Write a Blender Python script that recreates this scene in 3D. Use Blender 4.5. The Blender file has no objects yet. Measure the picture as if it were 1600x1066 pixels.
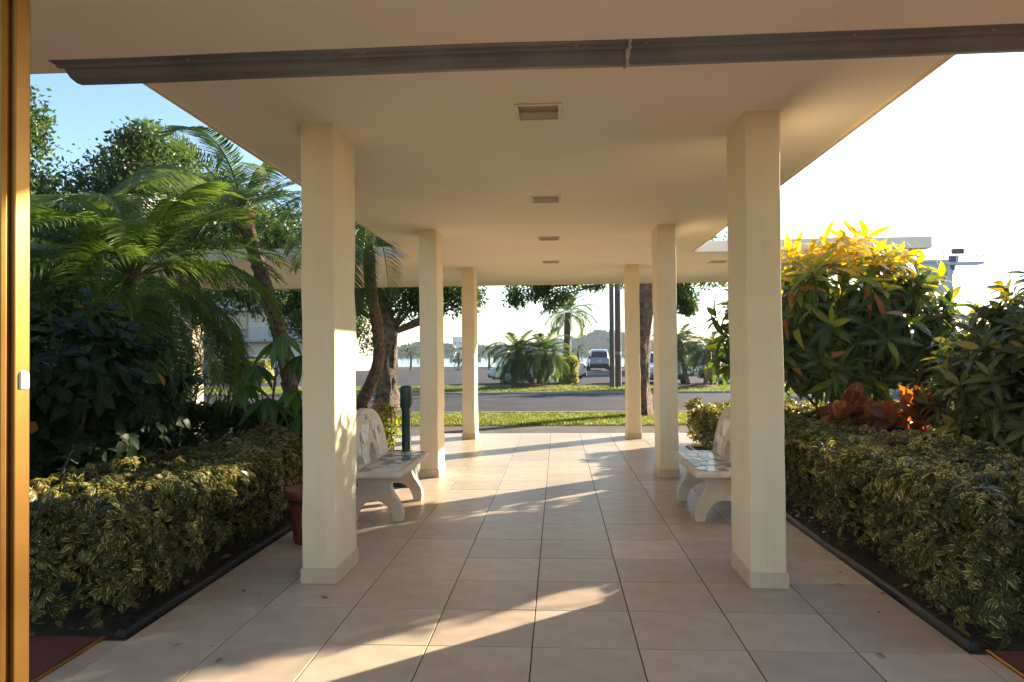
import bpy, bmesh, math, random
import numpy as np
from mathutils import Vector, Matrix
random.seed(7); RNG = np.random.default_rng(11)
R = math.radians
SC = bpy.context.scene
COL = SC.collection

# ------------------------------------------------------------------ camera, sky, sun, exposure
def make_camera():
    yaw, pitch, roll = R(3.612), R(1.023), R(-0.544)
    fwd = Vector((-math.sin(yaw)*math.cos(pitch), math.cos(yaw)*math.cos(pitch), math.sin(pitch)))
    right = Vector((math.cos(yaw), math.sin(yaw), 0)); up = right.cross(fwd)
    r2 = right*math.cos(roll) + up*math.sin(roll); u2 = -right*math.sin(roll) + up*math.cos(roll)
    cd = bpy.data.cameras.new('camera'); cam = bpy.data.objects.new('camera', cd); COL.objects.link(cam)
    m = Matrix((r2, u2, -fwd)).transposed().to_4x4(); m.translation = (0, 0, 1.389)
    cam.matrix_world = m
    cd.sensor_fit = 'HORIZONTAL'; cd.sensor_width = 36; cd.lens = 36*1136.16/1600
    cd.clip_start = 0.05; cd.clip_end = 6000
    SC.camera = cam
make_camera()
SUN_EL, SUN_AZ = R(16.5), R(40)            # azimuth measured from +X towards +Y
sun_dir = Vector((math.cos(SUN_AZ)*math.cos(SUN_EL), math.sin(SUN_AZ)*math.cos(SUN_EL), math.sin(SUN_EL)))
W = bpy.data.worlds.new('World'); SC.world = W; W.use_nodes = True
wn = W.node_tree.nodes; wl = W.node_tree.links
sky = wn.new('ShaderNodeTexSky'); sky.sky_type = 'NISHITA'; sky.sun_disc = False
sky.sun_elevation = SUN_EL; sky.sun_rotation = R(90) - SUN_AZ
sky.altitude = 0; sky.air_density = 1.0; sky.dust_density = 0.5; sky.ozone_density = 2.2
wl.new(sky.outputs[0], wn['Background'].inputs[0]); wn['Background'].inputs[1].default_value = 0.08
sd = bpy.data.lights.new('sun', 'SUN'); sd.energy = 5.0; sd.angle = R(0.55); sd.color = (1.0, 0.83, 0.64)
so = bpy.data.objects.new('sun', sd); COL.objects.link(so)
so.rotation_euler = (-sun_dir).to_track_quat('-Z', 'Y').to_euler()
SC.view_settings.view_transform = 'Standard'; SC.view_settings.look = 'None'
SC.view_settings.exposure = 2.15; SC.view_settings.gamma = 1.0
SC.view_settings.use_curve_mapping = False
SC.render.engine = 'CYCLES'
cy = SC.cycles
cy.max_bounces = 10; cy.diffuse_bounces = 6; cy.glossy_bounces = 3; cy.transmission_bounces = 6
cy.transparent_max_bounces = 8; cy.volume_bounces = 1; cy.sample_clamp_indirect = 6
cy.use_denoising = True
try: cy.denoiser = 'OPENIMAGEDENOISE'
except Exception: pass

# ------------------------------------------------------------------ helpers
def tag(o, label=None, cat=None, group=None, kind=None):
    if label: o['label'] = label
    if cat: o['category'] = cat
    if group: o['group'] = group
    if kind: o['kind'] = kind
    return o
def link(name, data, mat=None, parent=None):
    o = bpy.data.objects.new(name, data); COL.objects.link(o)
    if mat is not None and data is not None and hasattr(data, 'materials') and len(data.materials) == 0:
        data.materials.append(mat)
    if parent is not None: o.parent = parent
    return o
def empty(name, loc=(0, 0, 0), rz=0, label=None, cat=None, group=None):
    o = bpy.data.objects.new(name, None); COL.objects.link(o)
    o.location = loc; o.rotation_euler = (0, 0, rz); o.empty_display_size = .1
    return tag(o, label, cat, group)
def copy_tree(o, parent=None):
    c = o.copy(); COL.objects.link(c); c.parent = parent
    for ch in list(o.children): copy_tree(ch, c)
    return c
class MB:
    """collects boxes, prisms, tubes and lofts into one mesh"""
    def __init__(s): s.v = []; s.f = []; s.smooth = False
    def add(s, vs, fs):
        n = len(s.v); s.v += [tuple(v) for v in vs]; s.f += [tuple(i+n for i in f) for f in fs]; return s
    def box(s, x0, x1, y0, y1, z0, z1):
        return s.add([(x0,y0,z0),(x1,y0,z0),(x1,y1,z0),(x0,y1,z0),(x0,y0,z1),(x1,y0,z1),(x1,y1,z1),(x0,y1,z1)],
                     [(3,2,1,0),(4,5,6,7),(0,1,5,4),(1,2,6,5),(2,3,7,6),(3,0,4,7)])
    def cbox(s, x0, x1, y0, y1, z0, z1, c=.01):
        """box whose top edges are chamfered"""
        return s.add([(x0,y0,z0),(x1,y0,z0),(x1,y1,z0),(x0,y1,z0),(x0,y0,z1-c),(x1,y0,z1-c),(x1,y1,z1-c),(x0,y1,z1-c),
                      (x0+c,y0+c,z1),(x1-c,y0+c,z1),(x1-c,y1-c,z1),(x0+c,y1-c,z1)],
                     [(3,2,1,0),(8,9,10,11),(0,1,5,4),(1,2,6,5),(2,3,7,6),(3,0,4,7),(4,5,9,8),(5,6,10,9),(6,7,11,10),(7,4,8,11)])
    def prism(s, pts, h0, h1, fn):
        """outline pts (a,b) extruded from h0 to h1; fn(a,b,h)->xyz"""
        n = len(pts)
        s.add([fn(a,b,h0) for a,b in pts]+[fn(a,b,h1) for a,b in pts],
              [tuple(range(n))[::-1], tuple(range(n,2*n))]+[(i,(i+1)%n,n+(i+1)%n,n+i) for i in range(n)])
        return s
    def tube(s, pts, rad, n=8, caps=True):
        pts = [Vector(p) for p in pts]; m = len(pts)
        if not hasattr(rad, '__len__'): rad = [rad]*m
        vs = []; ref = None
        for i, p in enumerate(pts):
            t = (pts[min(i+1,m-1)]-pts[max(i-1,0)]).normalized()
            if ref is None:
                ref = Vector((1,0,0)) if abs(t.x) < .8 else Vector((0,1,0))
            a = (ref - t*ref.dot(t)).normalized(); b = t.cross(a); ref = a
            for k in range(n):
                an = 2*math.pi*k/n; vs.append(p + (a*math.cos(an)+b*math.sin(an))*rad[i])
        fs = [(i*n+k, i*n+(k+1)%n, (i+1)*n+(k+1)%n, (i+1)*n+k) for i in range(m-1) for k in range(n)]
        if caps: fs += [tuple(range(n))[::-1], tuple((m-1)*n+k for k in range(n))]
        return s.add(vs, fs)
    def lathe(s, prof, n=20, c=(0,0,0)):
        vs = [(c[0]+r*math.cos(2*math.pi*k/n), c[1]+r*math.sin(2*math.pi*k/n), c[2]+z) for r,z in prof for k in range(n)]
        fs = [(i*n+k, i*n+(k+1)%n, (i+1)*n+(k+1)%n, (i+1)*n+k) for i in range(len(prof)-1) for k in range(n)]
        return s.add(vs, fs)
    def mesh(s, name, smooth=False, bevel=0, bseg=2):
        me = bpy.data.meshes.new(name); me.from_pydata(s.v, [], s.f)
        if bevel:
            bm = bmesh.new(); bm.from_mesh(me); bmesh.ops.recalc_face_normals(bm, faces=bm.faces)
            es = [e for e in bm.edges if len(e.link_faces) == 2 and e.calc_face_angle(0) > .5]
            bmesh.ops.bevel(bm, geom=es, offset=bevel, segments=bseg, affect='EDGES', profile=.5)
            bm.to_mesh(me); bm.free()
        else:
            bm = bmesh.new(); bm.from_mesh(me); bmesh.ops.recalc_face_normals(bm, faces=bm.faces); bm.to_mesh(me); bm.free()
        if smooth:
            me.polygons.foreach_set('use_smooth', [True]*len(me.polygons))
            try: me.set_sharp_from_angle(angle=R(40))
            except Exception: pass
        me.update(); return me
    def build(s, name, mat, parent=None, smooth=False, bevel=0, bseg=2):
        return link(name, s.mesh(name, smooth, bevel, bseg), mat, parent)

# ------------------------------------------------------------------ materials
def newmat(name):
    m = bpy.data.materials.new(name); m.use_nodes = True
    nt = m.node_tree; return m, nt, nt.nodes, nt.links, nt.nodes['Principled BSDF']
def mat(name, c1, c2=None, scale=4, rough=.6, bump=0, bscale=None, metal=0, spec=.5, detail=6, dist=.02, objrand=0, coat=0, ramp=(.35,.65), streak=0):
    m, nt, N, L, P = newmat(name)
    P.inputs['Roughness'].default_value = rough; P.inputs['Metallic'].default_value = metal
    P.inputs['Specular IOR Level'].default_value = spec
    if coat: P.inputs['Coat Weight'].default_value = coat; P.inputs['Coat Roughness'].default_value = .08
    tc = N.new('ShaderNodeTexCoord')
    if c2 is None: c2 = tuple(x*.85 for x in c1)
    nz = N.new('ShaderNodeTexNoise'); nz.inputs['Scale'].default_value = scale; nz.inputs['Detail'].default_value = detail
    L.new(tc.outputs['Object'], nz.inputs['Vector'])
    cr = N.new('ShaderNodeValToRGB'); cr.color_ramp.elements[0].position = ramp[0]; cr.color_ramp.elements[1].position = ramp[1]
    cr.color_ramp.elements[0].color = (*c1, 1); cr.color_ramp.elements[1].color = (*c2, 1)
    L.new(nz.outputs['Fac'], cr.inputs[0]); out = cr.outputs[0]
    if objrand:
        oi = N.new('ShaderNodeObjectInfo'); mr = N.new('ShaderNodeMapRange'); mr.inputs['To Min'].default_value = 1-objrand; mr.inputs['To Max'].default_value = 1+objrand
        L.new(oi.outputs['Random'], mr.inputs['Value'])
        hv = N.new('ShaderNodeHueSaturation'); L.new(mr.outputs[0], hv.inputs['Value']); L.new(out, hv.inputs['Color']); out = hv.outputs[0]
    if streak:
        mp = N.new('ShaderNodeMapping'); mp.inputs['Scale'].default_value = (9, 9, .7); L.new(tc.outputs['Object'], mp.inputs[0])
        n2 = N.new('ShaderNodeTexNoise'); n2.inputs['Scale'].default_value = 1.6; n2.inputs['Detail'].default_value = 9; n2.inputs['Roughness'].default_value = .65; L.new(mp.outputs[0], n2.inputs['Vector'])
        mr = N.new('ShaderNodeMapRange'); mr.inputs['From Min'].default_value = .55; mr.inputs['From Max'].default_value = .8; mr.inputs['To Min'].default_value = 1; mr.inputs['To Max'].default_value = 1-streak*2
        L.new(n2.outputs['Fac'], mr.inputs['Value'])
        h3 = N.new('ShaderNodeHueSaturation'); L.new(mr.outputs[0], h3.inputs['Value']); L.new(out, h3.inputs['Color']); out = h3.outputs[0]
    L.new(out, P.inputs['Base Color'])
    if bump:
        nb = N.new('ShaderNodeTexNoise'); nb.inputs['Scale'].default_value = bscale or scale*6; nb.inputs['Detail'].default_value = 8
        L.new(tc.outputs['Object'], nb.inputs['Vector'])
        b = N.new('ShaderNodeBump'); b.inputs['Strength'].default_value = bump; b.inputs['Distance'].default_value = dist
        L.new(nb.outputs['Fac'], b.inputs['Height']); L.new(b.outputs[0], P.inputs['Normal'])
    return m
def leafmat(name, stops, margin=None, margin_at=.62, trans=.35, rough=.42, rib=.25, spec=.35):
    """leaf colour from a per-leaf tint (0..1); optional pale margin; light passes through the blade"""
    m, nt, N, L, P = newmat(name)
    ag = N.new('ShaderNodeAttribute'); ag.attribute_type = 'GEOMETRY'; ag.attribute_name = 'tint'
    ao = N.new('ShaderNodeAttribute'); ao.attribute_type = 'OBJECT'; ao.attribute_name = 'tint'
    ad = N.new('ShaderNodeMath'); ad.operation = 'ADD'; L.new(ag.outputs['Fac'], ad.inputs[0]); L.new(ao.outputs['Fac'], ad.inputs[1])
    cr = N.new('ShaderNodeValToRGB'); e = cr.color_ramp.elements
    e[0].position, e[0].color = stops[0][0], (*stops[0][1], 1); e[1].position, e[1].color = stops[-1][0], (*stops[-1][1], 1)
    for p, c in stops[1:-1]:
        k = e.new(p); k.color = (*c, 1)
    L.new(ad.outputs[0], cr.inputs[0]); col = cr.outputs[0]
    uv = N.new('ShaderNodeUVMap'); sx = N.new('ShaderNodeSeparateXYZ'); L.new(uv.outputs[0], sx.inputs[0])
    m1 = N.new('ShaderNodeMath'); m1.operation = 'SUBTRACT'; L.new(sx.outputs[0], m1.inputs[0]); m1.inputs[1].default_value = .5
    ab = N.new('ShaderNodeMath'); ab.operation = 'ABSOLUTE'; L.new(m1.outputs[0], ab.inputs[0])
    tc = N.new('ShaderNodeTexCoord'); nz = N.new('ShaderNodeTexNoise'); nz.inputs['Scale'].default_value = 45; L.new(tc.outputs['Object'], nz.inputs['Vector'])
    if margin:
        a2 = N.new('ShaderNodeMath'); a2.operation = 'MULTIPLY_ADD'; L.new(ab.outputs[0], a2.inputs[0]); a2.inputs[1].default_value = 1.1; L.new(nz.outputs['Fac'], a2.inputs[2])
        a3 = N.new('ShaderNodeMath'); a3.operation = 'MULTIPLY_ADD'; L.new(ad.outputs[0], a3.inputs[0]); a3.inputs[1].default_value = .35; L.new(a2.outputs[0], a3.inputs[2])
        st = N.new('ShaderNodeMapRange'); st.inputs['From Min'].default_value = margin_at+.25; st.inputs['From Max'].default_value = margin_at+.37
        L.new(a3.outputs[0], st.inputs['Value'])
        mx = N.new('ShaderNodeMix'); mx.data_type = 'RGBA'; L.new(st.outputs[0], mx.inputs['Factor']); L.new(col, mx.inputs['A']); mx.inputs['B'].default_value = (*margin, 1); col = mx.outputs['Result']
    if rib:
        rb = N.new('ShaderNodeMapRange'); rb.inputs['From Min'].default_value = .07; rb.inputs['From Max'].default_value = .02; rb.inputs['To Max'].default_value = rib
        L.new(ab.outputs[0], rb.inputs['Value'])
        mx = N.new('ShaderNodeMix'); mx.data_type = 'RGBA'; L.new(rb.outputs[0], mx.inputs['Factor']); L.new(col, mx.inputs['A']); mx.inputs['B'].default_value = (.35,.36,.12,1); col = mx.outputs['Result']
    hv = N.new('ShaderNodeHueSaturation'); mr = N.new('ShaderNodeMapRange'); mr.inputs['To Min'].default_value = .75; mr.inputs['To Max'].default_value = 1.25
    L.new(nz.outputs['Fac'], mr.inputs['Value']); L.new(mr.outputs[0], hv.inputs['Value']); L.new(col, hv.inputs['Color']); col = hv.outputs[0]
    L.new(col, P.inputs['Base Color']); P.inputs['Roughness'].default_value = rough; P.inputs['Specular IOR Level'].default_value = spec
    tr = N.new('ShaderNodeBsdfTranslucent')
    h2 = N.new('ShaderNodeHueSaturation'); h2.inputs['Hue'].default_value = .49; h2.inputs['Saturation'].default_value = 1.1; h2.inputs['Value'].default_value = 1.9
    L.new(col, h2.inputs['Color']); L.new(h2.outputs[0], tr.inputs[0])
    ms = N.new('ShaderNodeMixShader'); ms.inputs[0].default_value = trans
    L.new(P.outputs[0], ms.inputs[1]); L.new(tr.outputs[0], ms.inputs[2]); L.new(ms.outputs[0], N['Material Output'].inputs[0])
    return m
def glassmat(name, tint=(.8,.9,.92), rough=.02):
    m, nt, N, L, P = newmat(name)
    P.inputs['Base Color'].default_value = (*tint, 1); P.inputs['Roughness'].default_value = rough; P.inputs['Transmission Weight'].default_value = 1; P.inputs['IOR'].default_value = 1.45
    return m
M = {}
M['paint'] = mat('cream_stucco_paint', (.81,.69,.475), (.75,.625,.415), 2.6, .72, .30, 38, dist=.005, detail=12, ramp=(.3,.75), streak=.045)
M['ceil'] = mat('ceiling_paint', (.86,.80,.67), (.81,.74,.60), .9, .8, .16, 30, dist=.005, detail=10, ramp=(.3,.75))
M['roof'] = mat('roof_gravel', (.45,.42,.38), (.32,.30,.27), 20, .9)
M['tile'] = mat('porcelain_tile', (.55,.455,.345), (.39,.315,.235), 6.5, .38, .10, 22, spec=.45, dist=.004, objrand=.13, ramp=(.22,.80), detail=12)
M['skirt'] = mat('skirting_tile', (.66,.52,.36), (.56,.43,.29), 9, .4, objrand=.04)
M['grout'] = mat('grout', (.085,.066,.052), (.045,.035,.028), 9, .9)
M['trim'] = mat('painted_metal_trim', (.19,.195,.195), (.13,.135,.135), 3, .40, .15, 12, metal=0, dist=.004)
M['caulk'] = mat('caulk', (.55,.50,.44), (.42,.37,.31), 40, .8, .4, 80)
M['screw'] = mat('screw_metal', (.55,.52,.47), None, 40, .35, metal=.8)
M['gold'] = mat('bronze_gold_anodised', (.31,.16,.036), (.23,.112,.024), 6, .34, .05, 90, metal=.85, dist=.002)
M['glass'] = glassmat('door_glass')
M['carpet'] = mat('red_carpet', (.16,.022,.018), (.10,.014,.012), 90, .95, .5, 300, dist=.006)
M['white_plastic'] = mat('white_plastic', (.75,.74,.70), None, 8, .4)
M['edging'] = mat('black_edging', (.012,.013,.015), (.02,.02,.022), 12, .38, .1, 50, dist=.004)
M['mulch'] = mat('mulch', (.050,.034,.022), (.018,.012,.009), 16, .95, 1.0, 55, dist=.04)
M['ground'] = mat('earth', (.07,.075,.03), (.05,.045,.025), .6, .95, .5, 20)
M['lawn'] = mat('lawn_soil', (.09,.115,.028), (.065,.075,.024), 1.4, .95, .6, 60, dist=.03)
M['asphalt'] = mat('asphalt', (.060,.061,.068), (.042,.043,.049), .9, .95, .4, 260, spec=.12, dist=.006)
M['asphalt2'] = mat('parking_asphalt', (.056,.057,.063), (.038,.039,.045), .35, .95, .4, 200, spec=.12, dist=.006)
M['concrete'] = mat('concrete', (.36,.34,.31), (.27,.255,.235), 2.2, .85, .35, 60, dist=.006)
M['drive'] = mat('driveway_paving', (.15,.145,.14), (.105,.10,.10), 1.4, .95, .4, 140, spec=.12, dist=.006)
M['white_line'] = mat('road_paint', (.72,.72,.70), (.5,.5,.48), 9, .7)
M['cast'] = mat('cast_stone', (.66,.56,.44), (.55,.455,.345), 7, .75, .35, 70, dist=.006)
M['stone_w'] = mat('white_marble', (.72,.69,.66), (.55,.52,.50), 14, .28, objrand=.12)
M['stone_g'] = mat('grey_marble', (.22,.22,.22), (.14,.14,.145), 14, .3, objrand=.2)
M['stone_t'] = mat('tan_marble', (.45,.30,.16), (.36,.23,.12), 14, .3, objrand=.15)
M['green'] = mat('green_enamel', (.006,.032,.026), (.008,.04,.033), 6, .35, .05, 60, dist=.003)
M['terracotta'] = mat('terracotta_plastic', (.19,.042,.022), (.15,.032,.018), 5, .5, .1, 40, dist=.004)
M['lens'] = mat('lamp_lens', (.36,.29,.24), (.32,.26,.215), 40, .3)
M['lampframe'] = mat('lamp_frame', (.72,.66,.52), None, 10, .4)
M['bark'] = mat('bark', (.22,.16,.115), (.07,.05,.036), 7, .95, 1.0, 26, dist=.06)
M['bark_d'] = mat('dark_bark', (.18,.13,.095), (.055,.04,.03), 9, .95, 1.0, 30, dist=.05)
M['palmbark'] = mat('palm_bark', (.21,.14,.095), (.09,.058,.04), 16, .95, 1.0, 40, dist=.04)
M['fibre'] = mat('palm_fibre', (.15,.045,.022), (.07,.022,.012), 25, .95, 1.0, 90, dist=.03)
M['twig'] = mat('twig', (.11,.085,.055), (.06,.045,.03), 20, .9)
M['wood_pole'] = mat('weathered_pole', (.16,.125,.10), (.10,.08,.065), 10, .9, .5, 60)
# foliage
M['schef'] = leafmat('variegated_umbrella_leaf', [(0,(.018,.024,.006)),(.5,(.042,.052,.011)),(1,(.10,.105,.024))], margin=(.46,.38,.14), margin_at=.80, rough=.38, spec=.2)
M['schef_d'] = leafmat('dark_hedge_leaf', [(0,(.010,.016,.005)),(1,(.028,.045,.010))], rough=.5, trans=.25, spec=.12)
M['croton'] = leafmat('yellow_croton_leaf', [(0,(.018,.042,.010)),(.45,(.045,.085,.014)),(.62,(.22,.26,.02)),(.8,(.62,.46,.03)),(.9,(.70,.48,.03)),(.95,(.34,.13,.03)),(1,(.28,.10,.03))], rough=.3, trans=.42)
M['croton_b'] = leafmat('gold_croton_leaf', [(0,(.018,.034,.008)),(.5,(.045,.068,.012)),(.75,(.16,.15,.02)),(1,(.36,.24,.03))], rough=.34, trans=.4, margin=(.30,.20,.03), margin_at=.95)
M['redleaf'] = leafmat('copper_leaf', [(0,(.06,.016,.008)),(.5,(.17,.052,.016)),(.85,(.30,.12,.03)),(1,(.36,.22,.05))], rough=.4, trans=.45)
M['bigleaf'] = leafmat('glossy_umbrella_leaf', [(0,(.020,.060,.012)),(1,(.07,.17,.022))], rough=.28, trans=.4)
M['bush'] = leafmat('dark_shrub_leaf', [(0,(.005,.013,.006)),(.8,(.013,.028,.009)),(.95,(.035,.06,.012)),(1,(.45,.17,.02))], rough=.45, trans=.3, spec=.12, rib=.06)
M['frond'] = leafmat('palm_leaflet', [(0,(.03,.066,.014)),(1,(.10,.15,.028))], rough=.33, trans=.38, rib=0)
M['frond_dry'] = leafmat('dry_palm_leaflet', [(0,(.16,.12,.05)),(1,(.3,.21,.08))], rough=.6, trans=.3, rib=0)
M['tree'] = leafmat('tree_leaf', [(0,(.020,.045,.012)),(.7,(.055,.10,.02)),(1,(.15,.17,.03))], rough=.4, trans=.38, rib=0)
M['tree_far'] = leafmat('far_tree_leaf', [(0,(.016,.030,.014)),(1,(.035,.055,.022))], rough=.8, trans=.1, spec=.05, rib=0)
M['yhedge'] = leafmat('golden_hedge_leaf', [(0,(.09,.12,.02)),(1,(.36,.33,.05))], rough=.45, trans=.35, rib=0)
M['grass'] = leafmat('grass_blade', [(0,(.075,.11,.018)),(.7,(.14,.175,.03)),(1,(.26,.25,.07))], rough=.5, trans=.4, rib=0)

# ------------------------------------------------------------------ leaf templates (all triangles)
def leaf_tpl(length, width, rows=4, fold=.15, curl=.2, p=.75, wave=0, pw=1):
    """blade along +Y from the origin, upper side +Z; returns verts, tris, uv"""
    V = []; UV = []; F = []
    for i in range(rows+1):
        t = i/rows; w = width*.5*(math.sin(math.pi*min(1, t**p))**pw if 0 < t < 1 else 0)
        y = length*t; z = -curl*length*t*t
        for s in ((-1,0,1) if 0 < t < 1 else (0,)):
            V.append((s*w, y, z + abs(s)*w*fold + wave*length*s*math.sin(t*9))); UV.append((.5+.5*s, t))
    def idx(i, s): return 0 if i == 0 else (len(V)-1 if i == rows else 1+(i-1)*3+(s+1))
    for i in range(rows):
        for s in (-1, 0):
            a, b, c, d = idx(i,s), idx(i,s+1), idx(i+1,s+1), idx(i+1,s)
            for t in ((a,b,c),(a,c,d)):
                if len(set(t)) == 3: F.append(t)
    return np.array(V, float), np.array(F, int), np.array(UV, float)
def xf(tpl, m):
    v, f, u = tpl; m = np.array(m); return v@m[:3,:3].T + m[:3,3], f, u
def join_tpl(lst):
    V=[];F=[];U=[];n=0
    for v,f,u in lst: V.append(v);F.append(f+n);U.append(u);n+=len(v)
    return np.concatenate(V),np.concatenate(F),np.concatenate(U)
def frame(d, up=(0,0,1), roll=0):
    """rotation matrix with Y along d and Z as near to up as it can be"""
    y = np.array(d, float); y /= np.linalg.norm(y)+1e-9; u = np.array(up, float)
    x = np.cross(y, u)
    if np.linalg.norm(x) < 1e-3: x = np.cross(y, np.array([1,.2,0]))
    x /= np.linalg.norm(x); z = np.cross(x, y)
    if roll:
        c, s = math.cos(roll), math.sin(roll); x, z = x*c+z*s, z*c-x*s
    return np.stack([x, y, z], 1)
def mat4(rot, loc, s=1):
    m = np.eye(4); m[:3,:3] = rot*s; m[:3,3] = loc; return m
def palmate(n, ln, wd, droop, lift=0, rows=3, seedv=0):
    rr = random.Random(seedv); ls = []
    for k in range(n):
        a = 2*math.pi*(k+.5*rr.random())/n; l = ln*rr.uniform(.75,1.1); dz = -droop*rr.uniform(.6,1.4)
        ls.append(xf(leaf_tpl(l, wd*l/ln, rows, .2, .22), mat4(frame((math.cos(a), math.sin(a), dz)), (math.cos(a)*.008, math.sin(a)*.008, lift))))
    return join_tpl(ls)
def tpl_mesh(name, tpl, mt):
    v, f, u = tpl
    me = bpy.data.meshes.new(name); me.from_pydata(v.tolist(), [], f.tolist())
    uvl = me.uv_layers.new(name='UVMap'); uvl.data.foreach_set('uv', u[f.ravel()].astype('f').ravel())
    me.polygons.foreach_set('use_smooth', [True]*len(me.polygons)); me.materials.append(mt); me.update(); return me
def scatter_mesh(name, tpls, idx, mats, tints, mt):
    """one mesh of many leaf blades; each blade has its own tint"""
    VV=[];FF=[];UU=[];TT=[];n=0
    idx = np.array(idx); mats = np.array(mats); tints = np.array(tints)
    for k, (v,f,u) in enumerate(tpls):
        sel = np.where(idx == k)[0]
        if not len(sel): continue
        A = mats[sel]
        P = np.einsum('nij,vj->nvi', A[:,:3,:3], v) + A[:,None,:3,3]
        VV.append(P.reshape(-1,3)); nv = len(v)
        FF.append((f[None]+ (np.arange(len(sel))*nv)[:,None,None]+n).reshape(-1,3)); n += nv*len(sel)
        UU.append(np.tile(u,(len(sel),1))); TT.append(np.repeat(tints[sel], nv))
    V=np.concatenate(VV).astype('f');F=np.concatenate(FF);U=np.concatenate(UU).astype('f');T=np.concatenate(TT).astype('f')
    me = bpy.data.meshes.new(name); me.vertices.add(len(V)); me.vertices.foreach_set('co', V.ravel())
    me.loops.add(F.size); me.loops.foreach_set('vertex_index', F.ravel().astype('i'))
    me.polygons.add(len(F)); me.polygons.foreach_set('loop_start', np.arange(0,F.size,3,dtype='i'))
    try: me.polygons.foreach_set('loop_total', np.full(len(F),3,dtype='i'))
    except Exception: pass
    uvl = me.uv_layers.new(name='UVMap'); uvl.data.foreach_set('uv', U[F.ravel()].ravel())
    at = me.attributes.new('tint','FLOAT','POINT'); at.data.foreach_set('value', T)
    me.update(calc_edges=True); me.polygons.foreach_set('use_smooth', np.ones(len(F),dtype=bool)); me.materials.append(mt); me.validate(); return me
CAM = np.array([0,0,1.389])
def foliage(root, tpls, idx, mats, tints, mt, nparts=0, score=None, part='leaf', stuff='foliage'):
    """the nparts best seen leaves become parts of their own; the rest one stuff part. mats are relative to root."""
    idx=np.array(idx);mats=np.array(mats);tints=np.array(tints)
    order=np.arange(len(idx))
    if nparts:
        if score is None:
            score = -np.linalg.norm(mats[:,:3,3]+np.array(root.location)-CAM,axis=1)
        order=np.argsort(-score)
        ms=[tpl_mesh(part,t,mt) for t in tpls]
        for i in order[:nparts]:
            o=link(part,ms[idx[i]],None,root); o.matrix_local=Matrix(mats[i].tolist()); o['tint']=float(tints[i])
    rest=order[nparts:]
    if len(rest):
        o=link(stuff,scatter_mesh(stuff,tpls,idx[rest],mats[rest],tints[rest],mt),None,root); o['kind']='stuff'

# ------------------------------------------------------------------ the setting: ground, paving, road, water
CEIL = 2.82
def sheet(name, x0, x1, y0, y1, z, m, th=.02):
    o = MB().box(x0,x1,y0,y1,z-th,z).build(name, m); return tag(o, kind='structure')
g = MB(); g.prism([(-500,-60),(500,-60),(500,52),(60,60),(0,68.5),(-20,80),(-60,100),(-500,130)], -3.0, -.06, lambda a,b,h:(a,b,h))
tag(g.build('ground', M['ground']), kind='structure')
sheet('mulch_bed', -11, -2.20, 3.52, 12.6, -.015, M['mulch'], .04)
sheet('mulch_bed', 1.94, 10, 3.52, 11.9, -.015, M['mulch'], .04)
sheet('driveway', -60, 60, 12.76, 14.15, -.012, M['drive'], .04)
sheet('lawn', -70, 70, 14.15, 17.0, -.005, M['lawn'], .05)
sheet('road', -120, 120, 17.15, 25.7, -.03, M['asphalt'], .025)
sheet('lawn', -90, 90, 25.85, 31.4, .0, M['lawn'], .05)
sheet('parking_lot', -70, 48, 31.55, 60.0, -.02, M['asphalt2'], .035)
pl = MB(); pl.prism([(-70,60.0),(48,60.0),(48,62.2),(0,68.2),(-20,79.6),(-58,98)], -.055, -.02, lambda a,b,h:(a,b,h))
tag(pl.build('parking_lot', M['asphalt2']), kind='structure')
for y0,y1 in ((17.0,17.15),(25.7,25.85),(31.4,31.55)):
    k = empty('kerb',(0,0,0)); tag(k, kind='structure')
    for i in range(-20,20):
        MB().cbox(i*2.4+.006,i*2.4+2.394,y0,y1,-.055,.035 if y0<30 else .03,.02).build('kerb_stone', M['concrete'], k)
wt, nt, N, L, P = newmat('bay_water')
P.inputs['Base Color'].default_value=(.10,.20,.27,1); P.inputs['Roughness'].default_value=.12; P.inputs['IOR'].default_value=1.33
tc=N.new('ShaderNodeTexCoord'); mp=N.new('ShaderNodeMapping'); mp.inputs['Scale'].default_value=(.25,1,1); nz=N.new('ShaderNodeTexNoise'); nz.inputs['Scale'].default_value=.9; nz.inputs['Detail'].default_value=6
b=N.new('ShaderNodeBump'); b.inputs['Strength'].default_value=.6; b.inputs['Distance'].default_value=.25
L.new(tc.outputs['Object'],mp.inputs[0]); L.new(mp.outputs[0],nz.inputs['Vector']); L.new(nz.outputs['Fac'],b.inputs['Height']); L.new(b.outputs[0],P.inputs['Normal'])
w=MB(); w.add([(-3000,40,-.7),(3000,40,-.7),(3000,4000,-.7),(-3000,4000,-.7)],[(0,1,2,3)]); tag(w.build('water',wt),kind='structure')
# seawall cap
sw=empty('seawall'); tag(sw,'low concrete seawall cap along the edge of the bay','seawall')
pts=[(60,60.2),(0,68.5),(-20,80),(-60,100)]
for (xa,ya),(xb,yb) in zip(pts[:-1],pts[1:]):
    d=Vector((xb-xa,yb-ya,0)); n=Vector((-d.y,d.x,0)).normalized()*.25
    MB().prism([(xa-n.x,ya-n.y),(xb-n.x,yb-n.y),(xb+n.x,yb+n.y),(xa+n.x,ya+n.y)],-1.5,.12,lambda a,b,h:(a,b,h)).build('cap',M['concrete'],sw)

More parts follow.
